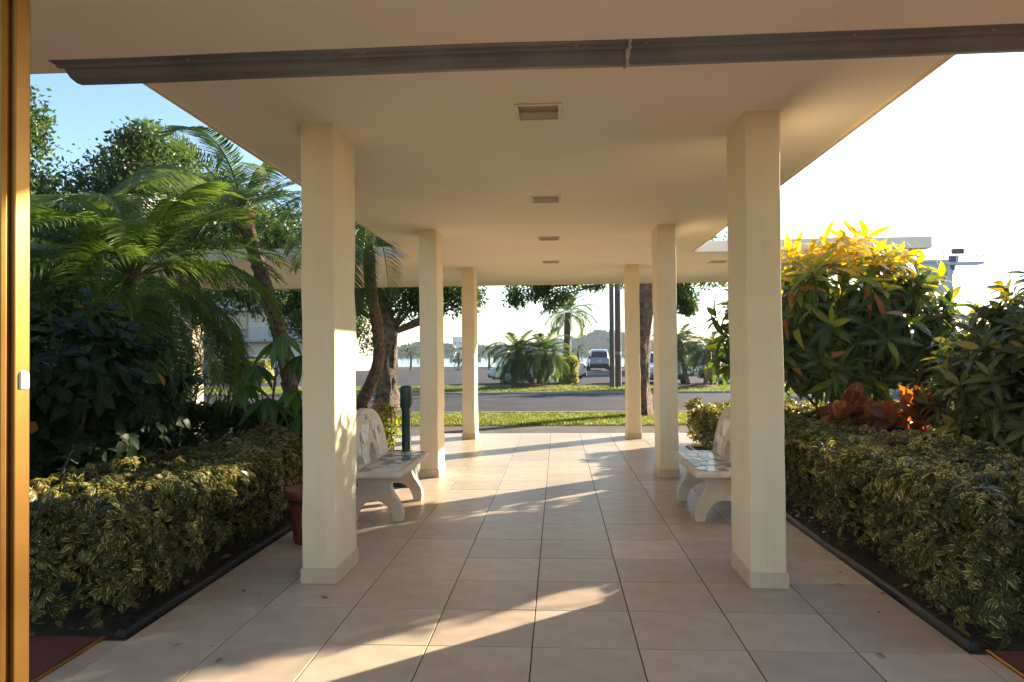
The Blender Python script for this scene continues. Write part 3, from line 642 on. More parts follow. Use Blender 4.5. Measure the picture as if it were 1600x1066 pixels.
# ------------------------------------------------------------------ palms
def frond_tpl(length,nl,ll,lw,arch,droop,seedv,vee=.5,petiole=.16):
    """rachis in the YZ plane from the origin; leaflets on both sides hang from it"""
    rr=random.Random(seedv); ls=[]; pts=[]
    n=16
    for i in range(n+1):
        t=i/n; ang=arch*(t**1.3); pts.append((0,)) 
    y=z=0; pp=[(0.,0.,0.)]
    for i in range(n):
        a=-arch*((i+.5)/n)**1.25; y+=math.cos(a)*length/n; z+=math.sin(a)*length/n; pp.append((0.,y,z))
    pp=np.array(pp)
    # rachis strip
    V=[];F=[];U=[]
    for i,p in enumerate(pp):
        w=.013*(1-.85*i/n)*length/1.6
        V+=[(p[0]-w,p[1],p[2]),(p[0],p[1],p[2]+w),(p[0]+w,p[1],p[2])]; U+=[(.2,i/n),(.5,i/n),(.8,i/n)]
        if i:
            b=3*i; 
            for q in (0,1): F+=[(b-3+q,b-2+q,b+1+q),(b-3+q,b+1+q,b+q)]
            F+=[(b-1,b-3,b),(b-1,b,b+2)]
    ls.append((np.array(V,float),np.array(F),np.array(U,float)))
    for k in range(nl):
        t=petiole+(1-petiole)*(k+.5)/nl; f=t*n; i=min(n-1,int(f)); p=pp[i]+(pp[i+1]-pp[i])*(f-i); tg=pp[i+1]-pp[i]; tg/=np.linalg.norm(tg)
        L_=ll*(.45+.55*math.sin(math.pi*min(1,(t-petiole)/(1-petiole)*.8+.18)))*rr.uniform(.88,1.1)
        for s in (-1,1):
            fw=.45+.55*t+rr.uniform(-.12,.12); d0=np.array([s,0,0])+tg*fw+np.array([0,0,vee*rr.uniform(.5,1.3)]); d0/=np.linalg.norm(d0)
            q=[p]; d=d0.copy()
            for m_ in range(3):
                q.append(q[-1]+d*L_/3); d=d+np.array([0,0,-droop*rr.uniform(.7,1.3)]); d/=np.linalg.norm(d)
            wv=np.cross(d0,(0,0,1)); wv/=np.linalg.norm(wv)+1e-6; wv=wv*.6+tg*.4
            V=[];U=[]
            for m_,wd in enumerate((.6,1,.7)):
                V+=[q[m_]-wv*lw*.5*wd,q[m_]+wv*lw*.5*wd]; U+=[(.2,m_/3),(.8,m_/3)]
            V.append(q[3]); U.append((.5,1))
            ls.append((np.array(V),np.array([(0,1,3),(0,3,2),(2,3,5),(2,5,4),(4,5,6)]),np.array(U,float)))
    return join_tpl(ls)
FR_ROB=[tpl_mesh('frond',frond_tpl(1.75,64,.42,.021,a,d,s,v_),M['frond']) for s,(a,d,v_) in enumerate(((1.7,.6,.4),(1.3,.5,.55),(2.1,.75,.3),(1.0,.4,.6),(1.5,.9,.2)))]
FR_FAR=[tpl_mesh('frond',frond_tpl(1.75,54,.45,.030,a,d,s+50,.45),M['frond']) for s,(a,d) in enumerate(((1.6,.5),(1.2,.4),(2.0,.6),(.8,.35)))]
FR_BIG=[tpl_mesh('frond',frond_tpl(2.3,72,.52,.023,a,d*1.5,s+20,.35),M['frond']) for s,(a,d) in enumerate(((1.5,.35),(1.0,.3),(1.9,.45),(.6,.25)))]
FR_DRY=tpl_mesh('frond',frond_tpl(1.5,34,.32,.02,1.2,.6,77,.2),M['frond_dry'])
def palm(name,label,trunk,rad,fronds,n,scale=1,el=(-.7,1.35),group=None,fibre=True,dry=0,rings=True,cat='palm tree',azbias=None):
    base=np.array(trunk[0]); root=empty(name,tuple(base),0,label,cat,group)
    tp=[np.array(p)-base for p in trunk]
    pts=[];rd=[]
    K=10*(len(tp)-1)
    for i in range(K+1):
        f=i/K*(len(tp)-1); j=min(len(tp)-2,int(f)); u=f-j
        p0,p1,p2,p3=tp[max(j-1,0)],tp[j],tp[j+1],tp[min(j+2,len(tp)-1)]
        p=.5*((2*p1)+(-p0+p2)*u+(2*p0-5*p1+4*p2-p3)*u*u+(-p0+3*p1-3*p2+p3)*u**3)
        for e in ((0,1.06),(.5,.93)) if rings else ((0,1),):
            if e[0] and i==K: continue
            q=p if not e[0] else p+(0,0,0)
            pts.append(tuple(q+np.array([0,0,e[0]*.5*np.linalg.norm(tp[-1]-tp[0])/K])) if e[0] else tuple(p)); rd.append(rad*e[1]*(1.12-.2*i/K)*rnd(.96,1.04))
    MB().tube(pts,rd,10).build('trunk',M['palmbark'],root,smooth=not rings)
    top=tp[-1]
    if fibre: MB().lathe([(rad*.9,-.5*scale),(rad*1.35,-.3*scale),(rad*1.6,-.08*scale),(rad*1.25,.1*scale),(.01,.2*scale)],12,tuple(top)).build('crownshaft',M['fibre'],root,smooth=True)
    for k in range(n):
        az=k*2.39996+rnd(-.2,.2); e=el[1]+(el[0]-el[1])*((k+.5)/n)**.8+rnd(-.12,.12)
        if azbias is not None and ((math.cos(az)>azbias and e<1.2) or (math.sin(az)>.2 and e<.45)): continue     # fronds grow clear of the roof
        d=np.array([math.cos(az)*math.cos(e),math.sin(az)*math.cos(e),math.sin(e)])
        me=fronds[k%len(fronds)] if not(dry and k>=n-dry) else FR_DRY
        o=link('frond',me,None,root); o.matrix_local=Matrix(mat4(frame(d,(0,0,1),rnd(-.25,.25)),top+d*rad*.8,scale*rnd(.82,1.1)).tolist()); o['tint']=rnd(0,1)
    return root
palm('pygmy_date_palm','large feathery palm with drooping fronds left of the walkway',[(-4.65,8.0,-.03),(-4.75,8.0,.9),(-4.8,7.95,1.75),(-4.78,7.9,2.25)],.08,FR_ROB,84,1.12,(-.85,1.4),group='feathery palms by the canopy',dry=2)
palm('pygmy_date_palm','lower feathery palm crowding in behind the large one, by the pillar',[(-5.9,8.4,-.03),(-5.95,8.4,.9),(-6.0,8.4,2.0)],.07,FR_ROB,60,1.05,(-.8,1.35),group='feathery palms by the canopy',dry=2)
palm('leaning_palm','palm with leaning bare trunk just left of the nearest left column',[(-3.55,9.75,-.03),(-3.72,9.75,1.3),(-4.0,9.75,2.3),(-4.32,9.75,3.35)],.105,FR_BIG,38,.8,(-.45,1.35),group='feathery palms by the canopy',dry=1,azbias=.75)
palm('slender_palm','slender curved palm behind the left bench, crown against the canopy',[(-2.80,9.9,-.03),(-2.78,9.9,.55),(-2.48,9.95,1.35),(-2.58,9.9,2.4),(-2.58,9.85,3.3)],.085,FR_BIG,64,.66,(-.95,1.3),group='feathery palms by the canopy',azbias=.45)

# ------------------------------------------------------------------ trees
def clump_tpl(n,ls,spread,seedv,asp=.45):
    rr=np.random.default_rng(seedv); ls_=[]
    for _ in range(n):
        d=rr.normal(0,1,3); d[2]-=.25; d/=np.linalg.norm(d)
        v=np.array([(0,0,0),(-asp*.5,.5,.06),(asp*.5,.5,.06),(0,1,-.1)])*ls*rr.uniform(.7,1.2)
        ls_.append(xf((v,np.array([(0,2,1),(1,2,3)]),np.array([(.5,0),(0,.5),(1,.5),(.5,1.)])),mat4(frame(d,rr.normal(0,1,3)),np.clip(rr.normal(0,spread*.42,3),-spread*.6,spread*.6))))
    return join_tpl(ls_)
def tree(name,label,base,trunk,lobes,nclump,ls,spread,mt='tree',bark='bark',r0=.25,group=None,limbs=9,nl=9,tint=(0,1),hang=0):
    """trunk: points above base; lobes: (centre, radii) of crown masses"""
    base=np.array(base,float); root=empty(name,tuple(base),0,label,'tree',group)
    tp=[(0,0,-.08)]+[tuple(np.array(p,float)-base) for p in trunk]; K=len(tp)
    pts=[];rd=[]
    for i in range(K-1):
        for u in np.linspace(0,1,6)[:-1]:
            f=(i+u)/(K-1); pts.append(tuple(np.array(tp[i])*(1-u)+np.array(tp[i+1])*u+RNG.normal(0,r0*.03,3)*(0 if i+u==0 else 1))); rd.append(r0*(1.35-.35*min(1,f*6) if f<.17 else 1-.45*f)*rnd(.93,1.07))
    pts.append(tp[-1]); rd.append(r0*.5)
    mt_=MB().tube(pts,rd,22)
    for q in range(len(pts)*22):
        i_,k_=divmod(q,22); f_=1+.10*math.sin(k_*2*math.pi/22*5+i_*.35)+.07*math.sin(k_*2*math.pi/22*9-i_*.8)+rnd(-.05,.05); c_=np.array(pts[i_]); mt_.v[q]=tuple(c_+(np.array(mt_.v[q])-c_)*f_)
    tr=mt_.build('trunk',M[bark],root,smooth=True)
    top=np.array(tp[-1])
    for k in range(limbs):
        c,r=lobes[k%len(lobes)]; t=np.array(c)-base+RNG.uniform(-.55,.55,3)*np.array(r); s=np.array(tp[max(1,K-1-(k%2))])
        mid=s*.5+t*.5+np.array([rnd(-.3,.3),rnd(-.3,.3),-.06*np.linalg.norm(t-s)]); q=s*.8+mid*.2
        MB().tube([tuple(s),tuple(q),tuple(mid),tuple(t)],[r0*.25,r0*.2,r0*.12,r0*.03],7,False).build('limb',M[bark],root,smooth=True)
    tpls=[clump_tpl(nl,ls,spread,s) for s in range(4)]
    vol=np.array([r[0]*r[1]*r[2] for c,r in lobes])**.7; vol/=vol.sum()
    # sub-clusters so that gaps and light and dark masses appear
    cl=[]
    for k in range(max(10,nclump//28)):
        i=RNG.choice(len(lobes),p=vol); c,r=lobes[i]; d=RNG.normal(0,1,3); d/=np.linalg.norm(d); s=rnd(.45,1.0); cl.append((np.array(c)-base+d*np.array(r)*s, .24*min(r)*rnd(.7,1.5)))
    idx=[];ms=[];ti=[]
    for k in range(nclump):
        c,rr_=cl[RNG.integers(len(cl))]; p=c+np.clip(RNG.normal(0,1,3),-1.5,1.5)*rr_*np.array([1.2,1.2,.8])
        idx.append(RNG.integers(4)); a=rnd(0,6.28); ms.append(mat4(frame((math.cos(a),math.sin(a),rnd(-.5,.3))),p,rnd(.7,1.3))); ti.append(tint[0]+(tint[1]-tint[0])*float(np.clip(RNG.normal(.4,.22),0,1)))
    o=link('crown',scatter_mesh('crown',tpls,idx,ms,ti,M[mt]),None,root)
    return root
tree('gnarled_tree','stout gnarled tree trunk with low branches left of the middle column',(-4.12,17.3,0),[(-4.15,17.3,.9),(-4.05,17.3,1.9),(-4.25,17.3,2.7)],[((-4.9,17.4,3.15),(1.4,1.4,.75)),((-3.2,17.6,2.95),(1.3,1.2,.65)),((-4.2,17.0,4.2),(1.8,1.6,.9)),((-2.3,17.8,2.95),(.7,.8,.4))],3600,.10,.26,r0=.30,limbs=20,bark='bark_d')
tree('street_tree','tree with rough straight trunk beyond the farthest right column',(1.78,16.2,0),[(1.80,16.2,1.2),(1.92,16.2,2.4),(2.05,16.2,3.5),(2.1,16.3,4.6)],[((1.2,16.6,5.0),(2.2,2.0,1.2)),((2.5,16.4,4.8),(1.4,1.6,1.1)),((-.4,17.2,3.55),(1.1,1.0,.7)),((.9,17.4,3.3),(.9,.9,.45)),((3.2,17.4,3.35),(.8,.8,.55)),((-.7,17.3,2.95),(.7,.6,.38)),((.25,17.3,2.95),(.75,.6,.42)),((-.3,17.3,2.62),(.25,.3,.3)),((3.05,17.1,2.75),(.3,.35,.5))],4200,.10,.22,r0=.215,limbs=14)
LT='leafy broadleaf trees left of the canopy'
tree('broadleaf_tree','tall broadleaf tree rising behind the feathery palm on the left',(-12.5,20.5,0),[(-12.4,20.5,2.5),(-12.5,20.4,4.5)],[((-11.9,20.5,5.8),(1.7,2.0,1.7)),((-10.4,20.3,5.2),(1.6,1.8,1.5)),((-12.6,20.6,4.2),(1.6,1.8,1.5)),((-11.7,20.4,7.5),(.9,1.0,.5)),((-9.2,20.5,4.4),(1.7,1.7,1.5))],7500,.17,.36,r0=.26,group=LT)
tree('broadleaf_tree','broadleaf tree at the far left edge beside the gilt door',(-13.6,17.2,0),[(-13.5,17.2,2.5),(-13.6,17.2,4.4)],[((-13.9,17.2,6.2),(1.2,1.6,2.1)),((-13.2,17.0,3.9),(1.6,1.8,1.6)),((-12.2,17.3,2.9),(1.3,1.4,1.2))],5500,.16,.34,r0=.22,group=LT)
tree('low_tree','low bushy tree behind the leaning palm trunk',(-7.2,22.5,0),[(-7.2,22.5,1.2),(-7.3,22.5,2.0)],[((-7.4,22.5,2.9),(1.5,1.4,1.1)),((-6.4,22.5,2.3),(1.0,1.0,.9))],1900,.11,.28,r0=.12,group=LT)

ST='shade trees right of the road'
for k,(x,y,h) in enumerate(((29.5,38,9.5),(36,47,10),(24.5,31.5,7.5))):
    tree('shade_tree','broadleaf shade tree right of the picture, number %s from the road'%('second','third','first')[k],(x,y,0),[(x,y,h*.3),(x+.1,y,h*.5)],[((x,y,h*.72),(2.6,2.6,h*.25)),((x+1.5,y-.8,h*.6),(1.8,1.8,1.3)),((x-1.4,y+.7,h*.62),(1.7,1.8,1.3))],2600,.2,.5,r0=.22,group=ST,limbs=8)
tree('shade_tree','broadleaf tree behind the nearest right column, by the bay',(15.4,57,0),[(15.4,57,1.8),(15.5,57,3.2)],[((15.4,57,4.8),(1.9,2.4,1.7))],2000,.2,.5,r0=.2,group=ST,limbs=6)
# ------------------------------------------------------------------ grass
def grass(label,x0,x1,y0,y1,n,h,w,z):
    t=[]
    for s in range(3):
        rr=np.random.default_rng(s); l=[]
        for _ in range(5):
            d=np.array([rr.normal(0,.45),rr.normal(0,.45),1]); p=rr.normal(0,.02,3); p[2]=0
            v=np.array([(-w,0,0),(w,0,0),(0,h*.6,.0),(0,h,-h*.15)])*rr.uniform(.6,1.2); l.append(xf((v,np.array([(0,1,2),(0,2,3)]),np.array([(.3,0),(.7,0),(.5,.6),(.5,1.)])),mat4(frame(d,rr.normal(0,1,3)),p)))
        t.append(join_tpl(l))
    P=np.stack([RNG.uniform(x0,x1,n),RNG.uniform(y0,y1,n),np.full(n,z)],1); A=RNG.uniform(0,6.28,n); S=RNG.uniform(.7,1.4,n)
    ms=np.zeros((n,4,4)); ms[:,0,0]=np.cos(A)*S; ms[:,0,1]=-np.sin(A)*S; ms[:,1,0]=np.sin(A)*S; ms[:,1,1]=np.cos(A)*S; ms[:,2,2]=S; ms[:,3,3]=1; ms[:,:3,3]=P
    o=link('grass',scatter_mesh('grass',t,RNG.integers(0,3,n),ms,RNG.uniform(0,1,n),M['grass'])); tag(o,label,'grass',kind='stuff')
grass('short mown grass on the verge between driveway and road',-9,9,14.18,16.98,17000,.055,.006,-.005)
grass('short mown grass on the verge between road and parking lot',-24,22,25.88,31.35,20000,.065,.011,0)

# ------------------------------------------------------------------ beyond the road
palm('pygmy_palm','bushy pygmy palm with two stems on the far verge in front of the white car',[(-1.0,29.8,0),(-1.45,29.75,.8),(-1.65,29.7,1.4)],.085,FR_FAR,62,.80,(-.9,1.2),group='pygmy palms on the far verge',dry=0)
palm('pygmy_palm','bushy upright pygmy palm on the far verge beside the golden hedge',[(-.85,29.9,0),(-.7,29.95,.7),(-.55,29.95,1.4)],.085,FR_FAR,60,.78,(-.9,1.25),group='pygmy palms on the far verge')
palm('pygmy_palm','pygmy palm on the far verge right of the tree, nearer stem',[(5.15,29,0),(4.9,29,.9),(4.8,29,1.75)],.08,FR_FAR,44,.68,(-.8,1.3),group='pygmy palms on the far verge')
palm('pygmy_palm','pygmy palm with yellowing fronds on the far verge, right stem',[(5.75,29,0),(5.85,29,.8),(6.0,29,1.5)],.08,FR_FAR,46,.78,(-.9,1.2),group='pygmy palms on the far verge',dry=7)
for x,y,w,lab in ((-1.0,29.8,1.0,'mound of mulch round the two pygmy palms by the white car'),(5.4,29.0,.9,'mound of mulch round the pygmy palms right of the tree')):
    tag(MB().lathe([(w,-.02),(w*.8,.05),(w*.4,.13),(.01,.17)],18,(x,y,0)).build('mulch_mound',M['fibre'],smooth=True),lab,'mulch','mulch mounds')
palm('coconut_palm','tall palm with slim grey trunk behind the golden hedge',[(.44,34,0),(.42,34,1.5),(.46,34,2.9),(.5,34,3.3)],.15,FR_FAR,44,.80,(-.55,1.3),fibre=False,rings=False,group='palms by the bay')
for x,y,h,lab in ((-9.1,66,1.55,'small palm by the bay beside the bicycle'),(-6.3,66,1.6,'small palm by the bay left of the white car'),(1.75,64.5,1.6,'small palm by the bay left of the silver car'),(-13.5,66,1.7,'small palm by the bay behind the gnarled tree'),(9.5,58,2.4,'palm by the bay behind the right pygmy palms')):
    palm('young_palm',lab,[(x,y,-.03),(x+.05,y,h*.6),(x,y,h)],.10,FR_FAR,18,.8,(-.5,1.2),fibre=False,rings=False,group='palms by the bay')
BX=[palmate(5,.09,.05,.2,0,2,s) for s in range(3)]
box_hedge('golden_hedge','golden leaved clipped hedge block beside the pygmy palms',-.1,.80,32.0,35.0,.02,1.18,1500,BX,M['yhedge'],0,sz=(1.2,2.2),group='golden hedges in the parking lot',nst=4)
box_hedge('golden_hedge','golden clipped hedge left of the parked silver car, far left',-18.4,-15.4,37.4,38.4,.02,1.15,1800,BX,M['yhedge'],0,sz=(1.3,2.3),group='golden hedges in the parking lot',nst=4)
for x,lab in ((2.13,'left one of two weathered wooden utility poles beyond the road'),(2.40,'right one of two weathered wooden utility poles beyond the road')):
    r=empty('utility_pole',(x,29.0 if x<2.2 else 29.35,0),0,lab,'pole','utility poles')
    MB().tube([(0,0,-.3),(.01,0,4),(0,0,9)],[.105,.095,.08] if x<2.2 else [.13,.12,.1],12).build('shaft',M['wood_pole'],r,smooth=True)
    if x>2.2:
        for z in (1.35,1.42): MB().lathe([(.128,-.015),(.134,-.015),(.134,.015),(.128,.015)],14,(.003,0,z)).build('band',M['screw'],r)
sp=empty('sign_post',(-3.55,31.0,0),0,'thin white post beside the farthest left column on the far verge','post')
MB().box(-.035,.035,-.035,.035,-.05,1.25).build('shaft',M['white_line'],sp,bevel=.008); MB().cbox(-.06,.06,-.05,.05,1.25,1.3,.02).build('cap',M['white_line'],sp)

# cars
M['silver']=mat('silver_paint',(.27,.27,.31),(.25,.25,.29),2,.3,metal=.4,coat=.6)
M['carwhite']=mat('white_paint',(.72,.73,.75),(.70,.71,.73),2,.3,coat=.6)
M['carblack']=mat('black_paint',(.02,.022,.026),None,2,.25,coat=.6)
M['cargrey']=mat('grey_paint',(.12,.13,.15),None,2,.3,metal=.4,coat=.6)
M['carglass']=mat('dark_glass',(.015,.02,.022),None,2,.06,spec=.8)
M['rubber']=mat('rubber',(.018,.018,.018),None,10,.85)
M['rim']=mat('alloy',(.5,.5,.52),None,10,.3,metal=.9)
M['tail']=mat('tail_lamp',(.35,.012,.012),None,4,.2,coat=.6)
M['head']=mat('head_lamp',(.7,.72,.74),None,4,.12,coat=.6)
M['dkplastic']=mat('dark_plastic',(.03,.03,.032),None,8,.6)
def car(label,loc,rz,paint,kind,group='parked cars'):
    """front towards +X, origin at ground centre"""
    r=empty('parked_car',loc,rz,label,'car',group)
    if kind=='suv': Ln,Wd,H,belt=4.5,1.82,1.68,1.02; st=[(-2.25,.45,.92,.92),(-2.2,.36,1.0,1.04),(-2.02,.26,1.02,1.50),(-1.75,.22,1.02,1.63),(-.8,.22,1.0,1.68),(.3,.22,.99,1.62),(1.05,.22,.98,1.04),(1.3,.22,.96,.98),(2.0,.24,.86,.87),(2.2,.32,.70,.71),(2.25,.42,.6,.6)]
    else: Ln,Wd,H,belt=4.6,1.8,1.45,.9; st=[(-2.3,.45,.8,.8),(-2.24,.34,.92,.93),(-1.75,.24,.96,.99),(-1.55,.22,.95,1.02),(-.85,.2,.93,1.40),(-.1,.2,.92,1.45),(.45,.2,.91,1.36),(1.1,.2,.90,.94),(1.35,.2,.87,.88),(2.0,.24,.76,.77),(2.24,.32,.62,.63),(2.3,.42,.55,.55)]
    hw=Wd/2
    def sec(s):
        x,zb,zl,zr=s; e=1-.16*max(0,(abs(x)/(Ln/2))-.6)/.4; w=hw*e; cab=zr-zl>.08; wr=w*(.76 if cab else .80)
        return [(x,w*.86,zb),(x,w*.985,zb+.12),(x,w,(zb+zl)/2+.05),(x,w*.965,zl-.03),(x,w*.93,zl),(x,wr+(w*.93-wr)*.12 if cab else w*.86,zr-(.06 if cab else .0)),(x,wr*.82,zr),(x,0,zr+(.015 if cab else .01))]
    S=[sec(s) for s in st]; body=MB(); gl=MB()
    nP=8
    for sgn in (-1,1):
        for i in range(len(S)-1):
            for k in range(nP-1):
                q=[S[i][k],S[i+1][k],S[i+1][k+1],S[i][k+1]]; q=[(a,sgn*b_,c) for a,b_,c in q]
                c0=st[i][3]-st[i][2]; c1=st[i+1][3]-st[i+1][2]
                side=(k==4 and (c0>.3 and c1>.3)); screen=(k>=5 and ((c0>.3)!=(c1>.3) ) and max(c0,c1)>.3)
                if kind=='suv' and i==1 and k>=5: screen=True
                (gl if (side or screen) else body).add(q,[(0,1,2,3)])
                if side and i%2==0:
                    pass
        # end caps
    for e in (0,len(S)-1):
        body.add([(a,-b_,c) for a,b_,c in S[e]]+[(a,b_,c) for a,b_,c in S[e]][::-1],[tuple(range(2*nP))])
    b_=body.build('body',M[paint],r,smooth=True); gl.build('window',M['carglass'],r,smooth=True)
    MB().box(-Ln/2+.18,Ln/2-.18,-hw*.84,hw*.84,.2,.34).build('underbody',M['dkplastic'],r)
    wr=.34 if kind=='suv' else .32
    for x in (-Ln*.30,Ln*.30):
        for s in (-1,1):
            wh=empty('wheel',(x,s*(hw-.10),wr)); wh.parent=r
            m=MB().lathe([(wr*.6,-.10),(wr*.93,-.10),(wr,-.07),(wr,.07),(wr*.93,.10),(wr*.6,.10)],24)
            t=m.build('tyre',M['rubber'],wh,smooth=True); t.rotation_euler=(R(90),0,0)
            m=MB().lathe([(.001,.075),(wr*.2,.085),(wr*.5,.07),(wr*.62,.095)],20).lathe([(wr*.62,-.095),(wr*.3,-.08),(.001,-.08)],20); t=m.build('rim',M['rim'],wh,smooth=True); t.rotation_euler=(R(90 if s<0 else -90),0,0)
            MB().lathe([(wr*1.02,-.02),(wr*1.16,-.02),(wr*1.16,.02),(wr*1.02,.02)],20).build('wheel_arch',M['dkplastic'],wh).rotation_euler=(R(90),0,0)
    for s in (-1,1):
        if kind=='suv': MB().box(-2.245,-2.13,s*.84-.13,s*.84+.06 if s<0 else s*.84+.13-.07,.93,1.16).build('tail_lamp',M['tail'],r,bevel=.02)
        else: MB().box(-2.30,-2.2,s*.68-.16,s*.68+.16,.70,.84).build('tail_lamp',M['tail'],r,bevel=.02)
        MB().box(Ln/2-.22,Ln/2-.05,s*.62-.16,s*.62+.14,.60,.72).build('headlight',M['head'],r,bevel=.03)
        MB().box(.55,.78,s*(hw+.07)-.08,s*(hw+.07)+.08,.98,1.12).build('mirror',M[paint],r,bevel=.03)
    MB().box(-Ln/2-.03,-Ln/2+.25,-hw*.82,hw*.82,.30,.56).build('rear_bumper',M['dkplastic'],r,bevel=.05)
    MB().box(Ln/2-.25,Ln/2+.02,-hw*.78,hw*.78,.28,.48).build('front_bumper',M['dkplastic'],r,bevel=.05)
    MB().box(-Ln/2-.016,-Ln/2+.012,-.16,.16,.70,.80).build('number_plate',M['white_line'],r)
    return r
car('silver hatchback car seen from behind at the end of the parking lot',(3.3,60.5,0),R(90),'silver','suv')
car('white sedan parked behind the bushy pygmy palms',(-1.0,34.9,0),R(180),'carwhite','sedan')
car('silver sedan parked at far left beside the golden hedge',(-20.9,48.5,0),R(205),'silver','sedan')
car('white sedan partly hidden behind the middle right column',(4.72,34.0,0),R(-90),'carwhite','sedan')
car('black low sedan behind the right pygmy palms',(8.6,33.6,0),R(180),'carblack','sedan')
car('dark grey car far off behind the right pygmy palms',(8.9,47,0),R(100),'cargrey','suv')
car('dark car far off behind the straight tree trunk',(6.1,56,0),R(90),'carblack','suv')
car('dark car far left behind the palm fronds',(-24.5,46,0),R(180),'cargrey','sedan')

# bicycle by the bay
bi=empty('bicycle',(-8.55,65.5,-.02),R(8),'black bicycle parked by the seawall','bicycle')
for x in (-.52,.52):
    w_=MB().tube([(x+.33*math.cos(a),0,.34+.33*math.sin(a)) for a in np.linspace(0,2*math.pi,25)],.03,6,False).build('wheel',M['rubber'],bi,smooth=True)
    for k in range(6):
        a=k*math.pi/6; MB().tube([(x-.31*math.cos(a),0,.34-.31*math.sin(a)),(x+.31*math.cos(a),0,.34+.31*math.sin(a))],.006,4).build('spoke',M['rim'],w_)
fr=MB()
for a,b_ in (((-.52,.34),(-.1,.32)),((-.1,.32),(.36,.72)),((-.1,.32),(-.22,.82)),((-.22,.76),(.36,.78)),((-.52,.34),(-.2,.74)),((.52,.34),(.34,.86)),((.34,.86),(.36,.98))): fr.tube([(a[0],0,a[1]),(b_[0],0,b_[1])],.024,6)
fr.build('frame',M['carblack'],bi); MB().tube([(.36,-.28,1.0),(.4,0,.98),(.36,.28,1.0)],.018,6).build('handlebar',M['carblack'],bi); MB().box(-.36,-.12,-.07,.07,.82,.88).build('saddle',M['rubber'],bi,bevel=.02)

# apartment building far left
M['bwall']=mat('building_wall',(.62,.56,.47),(.55,.49,.41),.6,.8)
M['bblue']=mat('blue_panel',(.24,.30,.42),None,1,.4)
ab=empty('apartment_building',(-33,66,0),R(-14),'pale apartment block with blue balcony railings at far left','building')
MB().box(-14,14,0,10,-.1,8.5).build('wall',M['bwall'],ab)
MB().box(-14.6,14.6,-1.8,10.4,8.5,8.8).build('roof',M['concrete'],ab)
for z in (2.9,5.7):
    MB().box(-14,14,-1.6,-.01,z-.2,z).build('balcony_floor',M['concrete'],ab)
    m=MB().box(-14,14,-1.6,-1.55,z+1.0,z+1.06)
    for k in range(141): m.box(-14+k*.2,-14+k*.2+.03,-1.59,-1.56,z,z+1.0)
    m.build('railing',M['bblue'],ab)
for z in (.2,3.0,5.8):
    for k in range(7):
        x=-12+k*4; w_=MB().box(x-.9,x+.9,-.06,.0-.003,z+.1,z+2.2).build('window',M['concrete'],ab)
        for s in (-1,1): MB().box(x+(s-1)*.41+.03,x+(s+1)*.41-.03,-.09,-.062,z+.18,z+2.12).build('pane',M['carglass'],w_)
# building and boom lift at far right
rb=empty('far_building',(64,122,0),0,'blue grey flat roofed building far off at right behind the yellow croton','building')
MB().box(-9,0,0,14,-1,15.6).build('wall',M['bblue'],rb); MB().box(-9.3,.3,-.3,14.3,15.6,16.0).build('roof',M['concrete'],rb)
for k in range(4):
    for z in (12.2,8.6): MB().box(-8.4+k*2.1,-6.9+k*2.1,-.05,-.003,z,z+1.7).build('window',M['carglass'],rb)
M['liftgrey']=mat('lift_grey',(.42,.43,.52),None,3,.5)
bl=empty('boom_lift',(36.0,70,0),0,'grey boom lift with raised work platform above the croton bushes','boom lift')
MB().tube([(-2.6,2,1.2),(.1,0,7.4),(.7,0,8.9)],[.3,.24,.2],8).build('boom',M['liftgrey'],bl)
MB().box(-4.2,-.6,.8,3.2,.5,1.7).build('chassis',M['liftgrey'],bl,bevel=.1)
for x in (-3.7,-1.1):
    for y in (.8,3.2): MB().lathe([(.01,-.15),(.5,-.15),(.5,.15),(.01,.15)],16).build('wheel',M['rubber'],bl).matrix_local=Matrix.Translation((x,y,.45))@Matrix.Rotation(R(90),4,'X')
MB().box(-.4,3.25,-.6,.6,9.26,9.5).build('platform',M['liftgrey'],bl,bevel=.04)
MB().tube([(.7,0,8.8),(.75,0,9.3)],.22,8).build('knuckle',M['dkplastic'],bl)
MB().box(.5,1.15,-.3,.3,9.5,10.1).build('control_pedestal',M['dkplastic'],bl,bevel=.05); MB().box(.45,1.5,-.62,-.3,10.25,10.75).build('control_box',M['dkplastic'],bl,bevel=.08)
m=MB()
for z in (10.05,10.62):
    for y in (-.58,.58): m.tube([(-.38,y,z),(3.2,y,z)],.045,5)
for x in (-.38,.8,2.0,3.2):
    for y in (-.58,.58): m.tube([(x,y,9.4),(x,y,10.62)],.045,5)
m.build('guard_rail',M['liftgrey'],bl)
# overhead cable and far utility pole out to the right
up2=empty('utility_pole',(52,34,0),0,'wooden utility pole carrying the cable beyond the right edge','pole','utility poles')
MB().tube([(0,0,-.5),(0,0,10)],[.16,.11],10).build('shaft',M['wood_pole'],up2,smooth=True)
cb=[(2.4+(52-2.4)*t,29.35+(34-29.35)*t,8.4+(7.2-8.4)*t*1.0-3.0*t*(1-t)) for t in np.linspace(0,1,16)]
tag(MB().tube(cb,.008,5,False).build('overhead_cable',M['rubber']),'thin overhead cable crossing the white sky at right','cable')

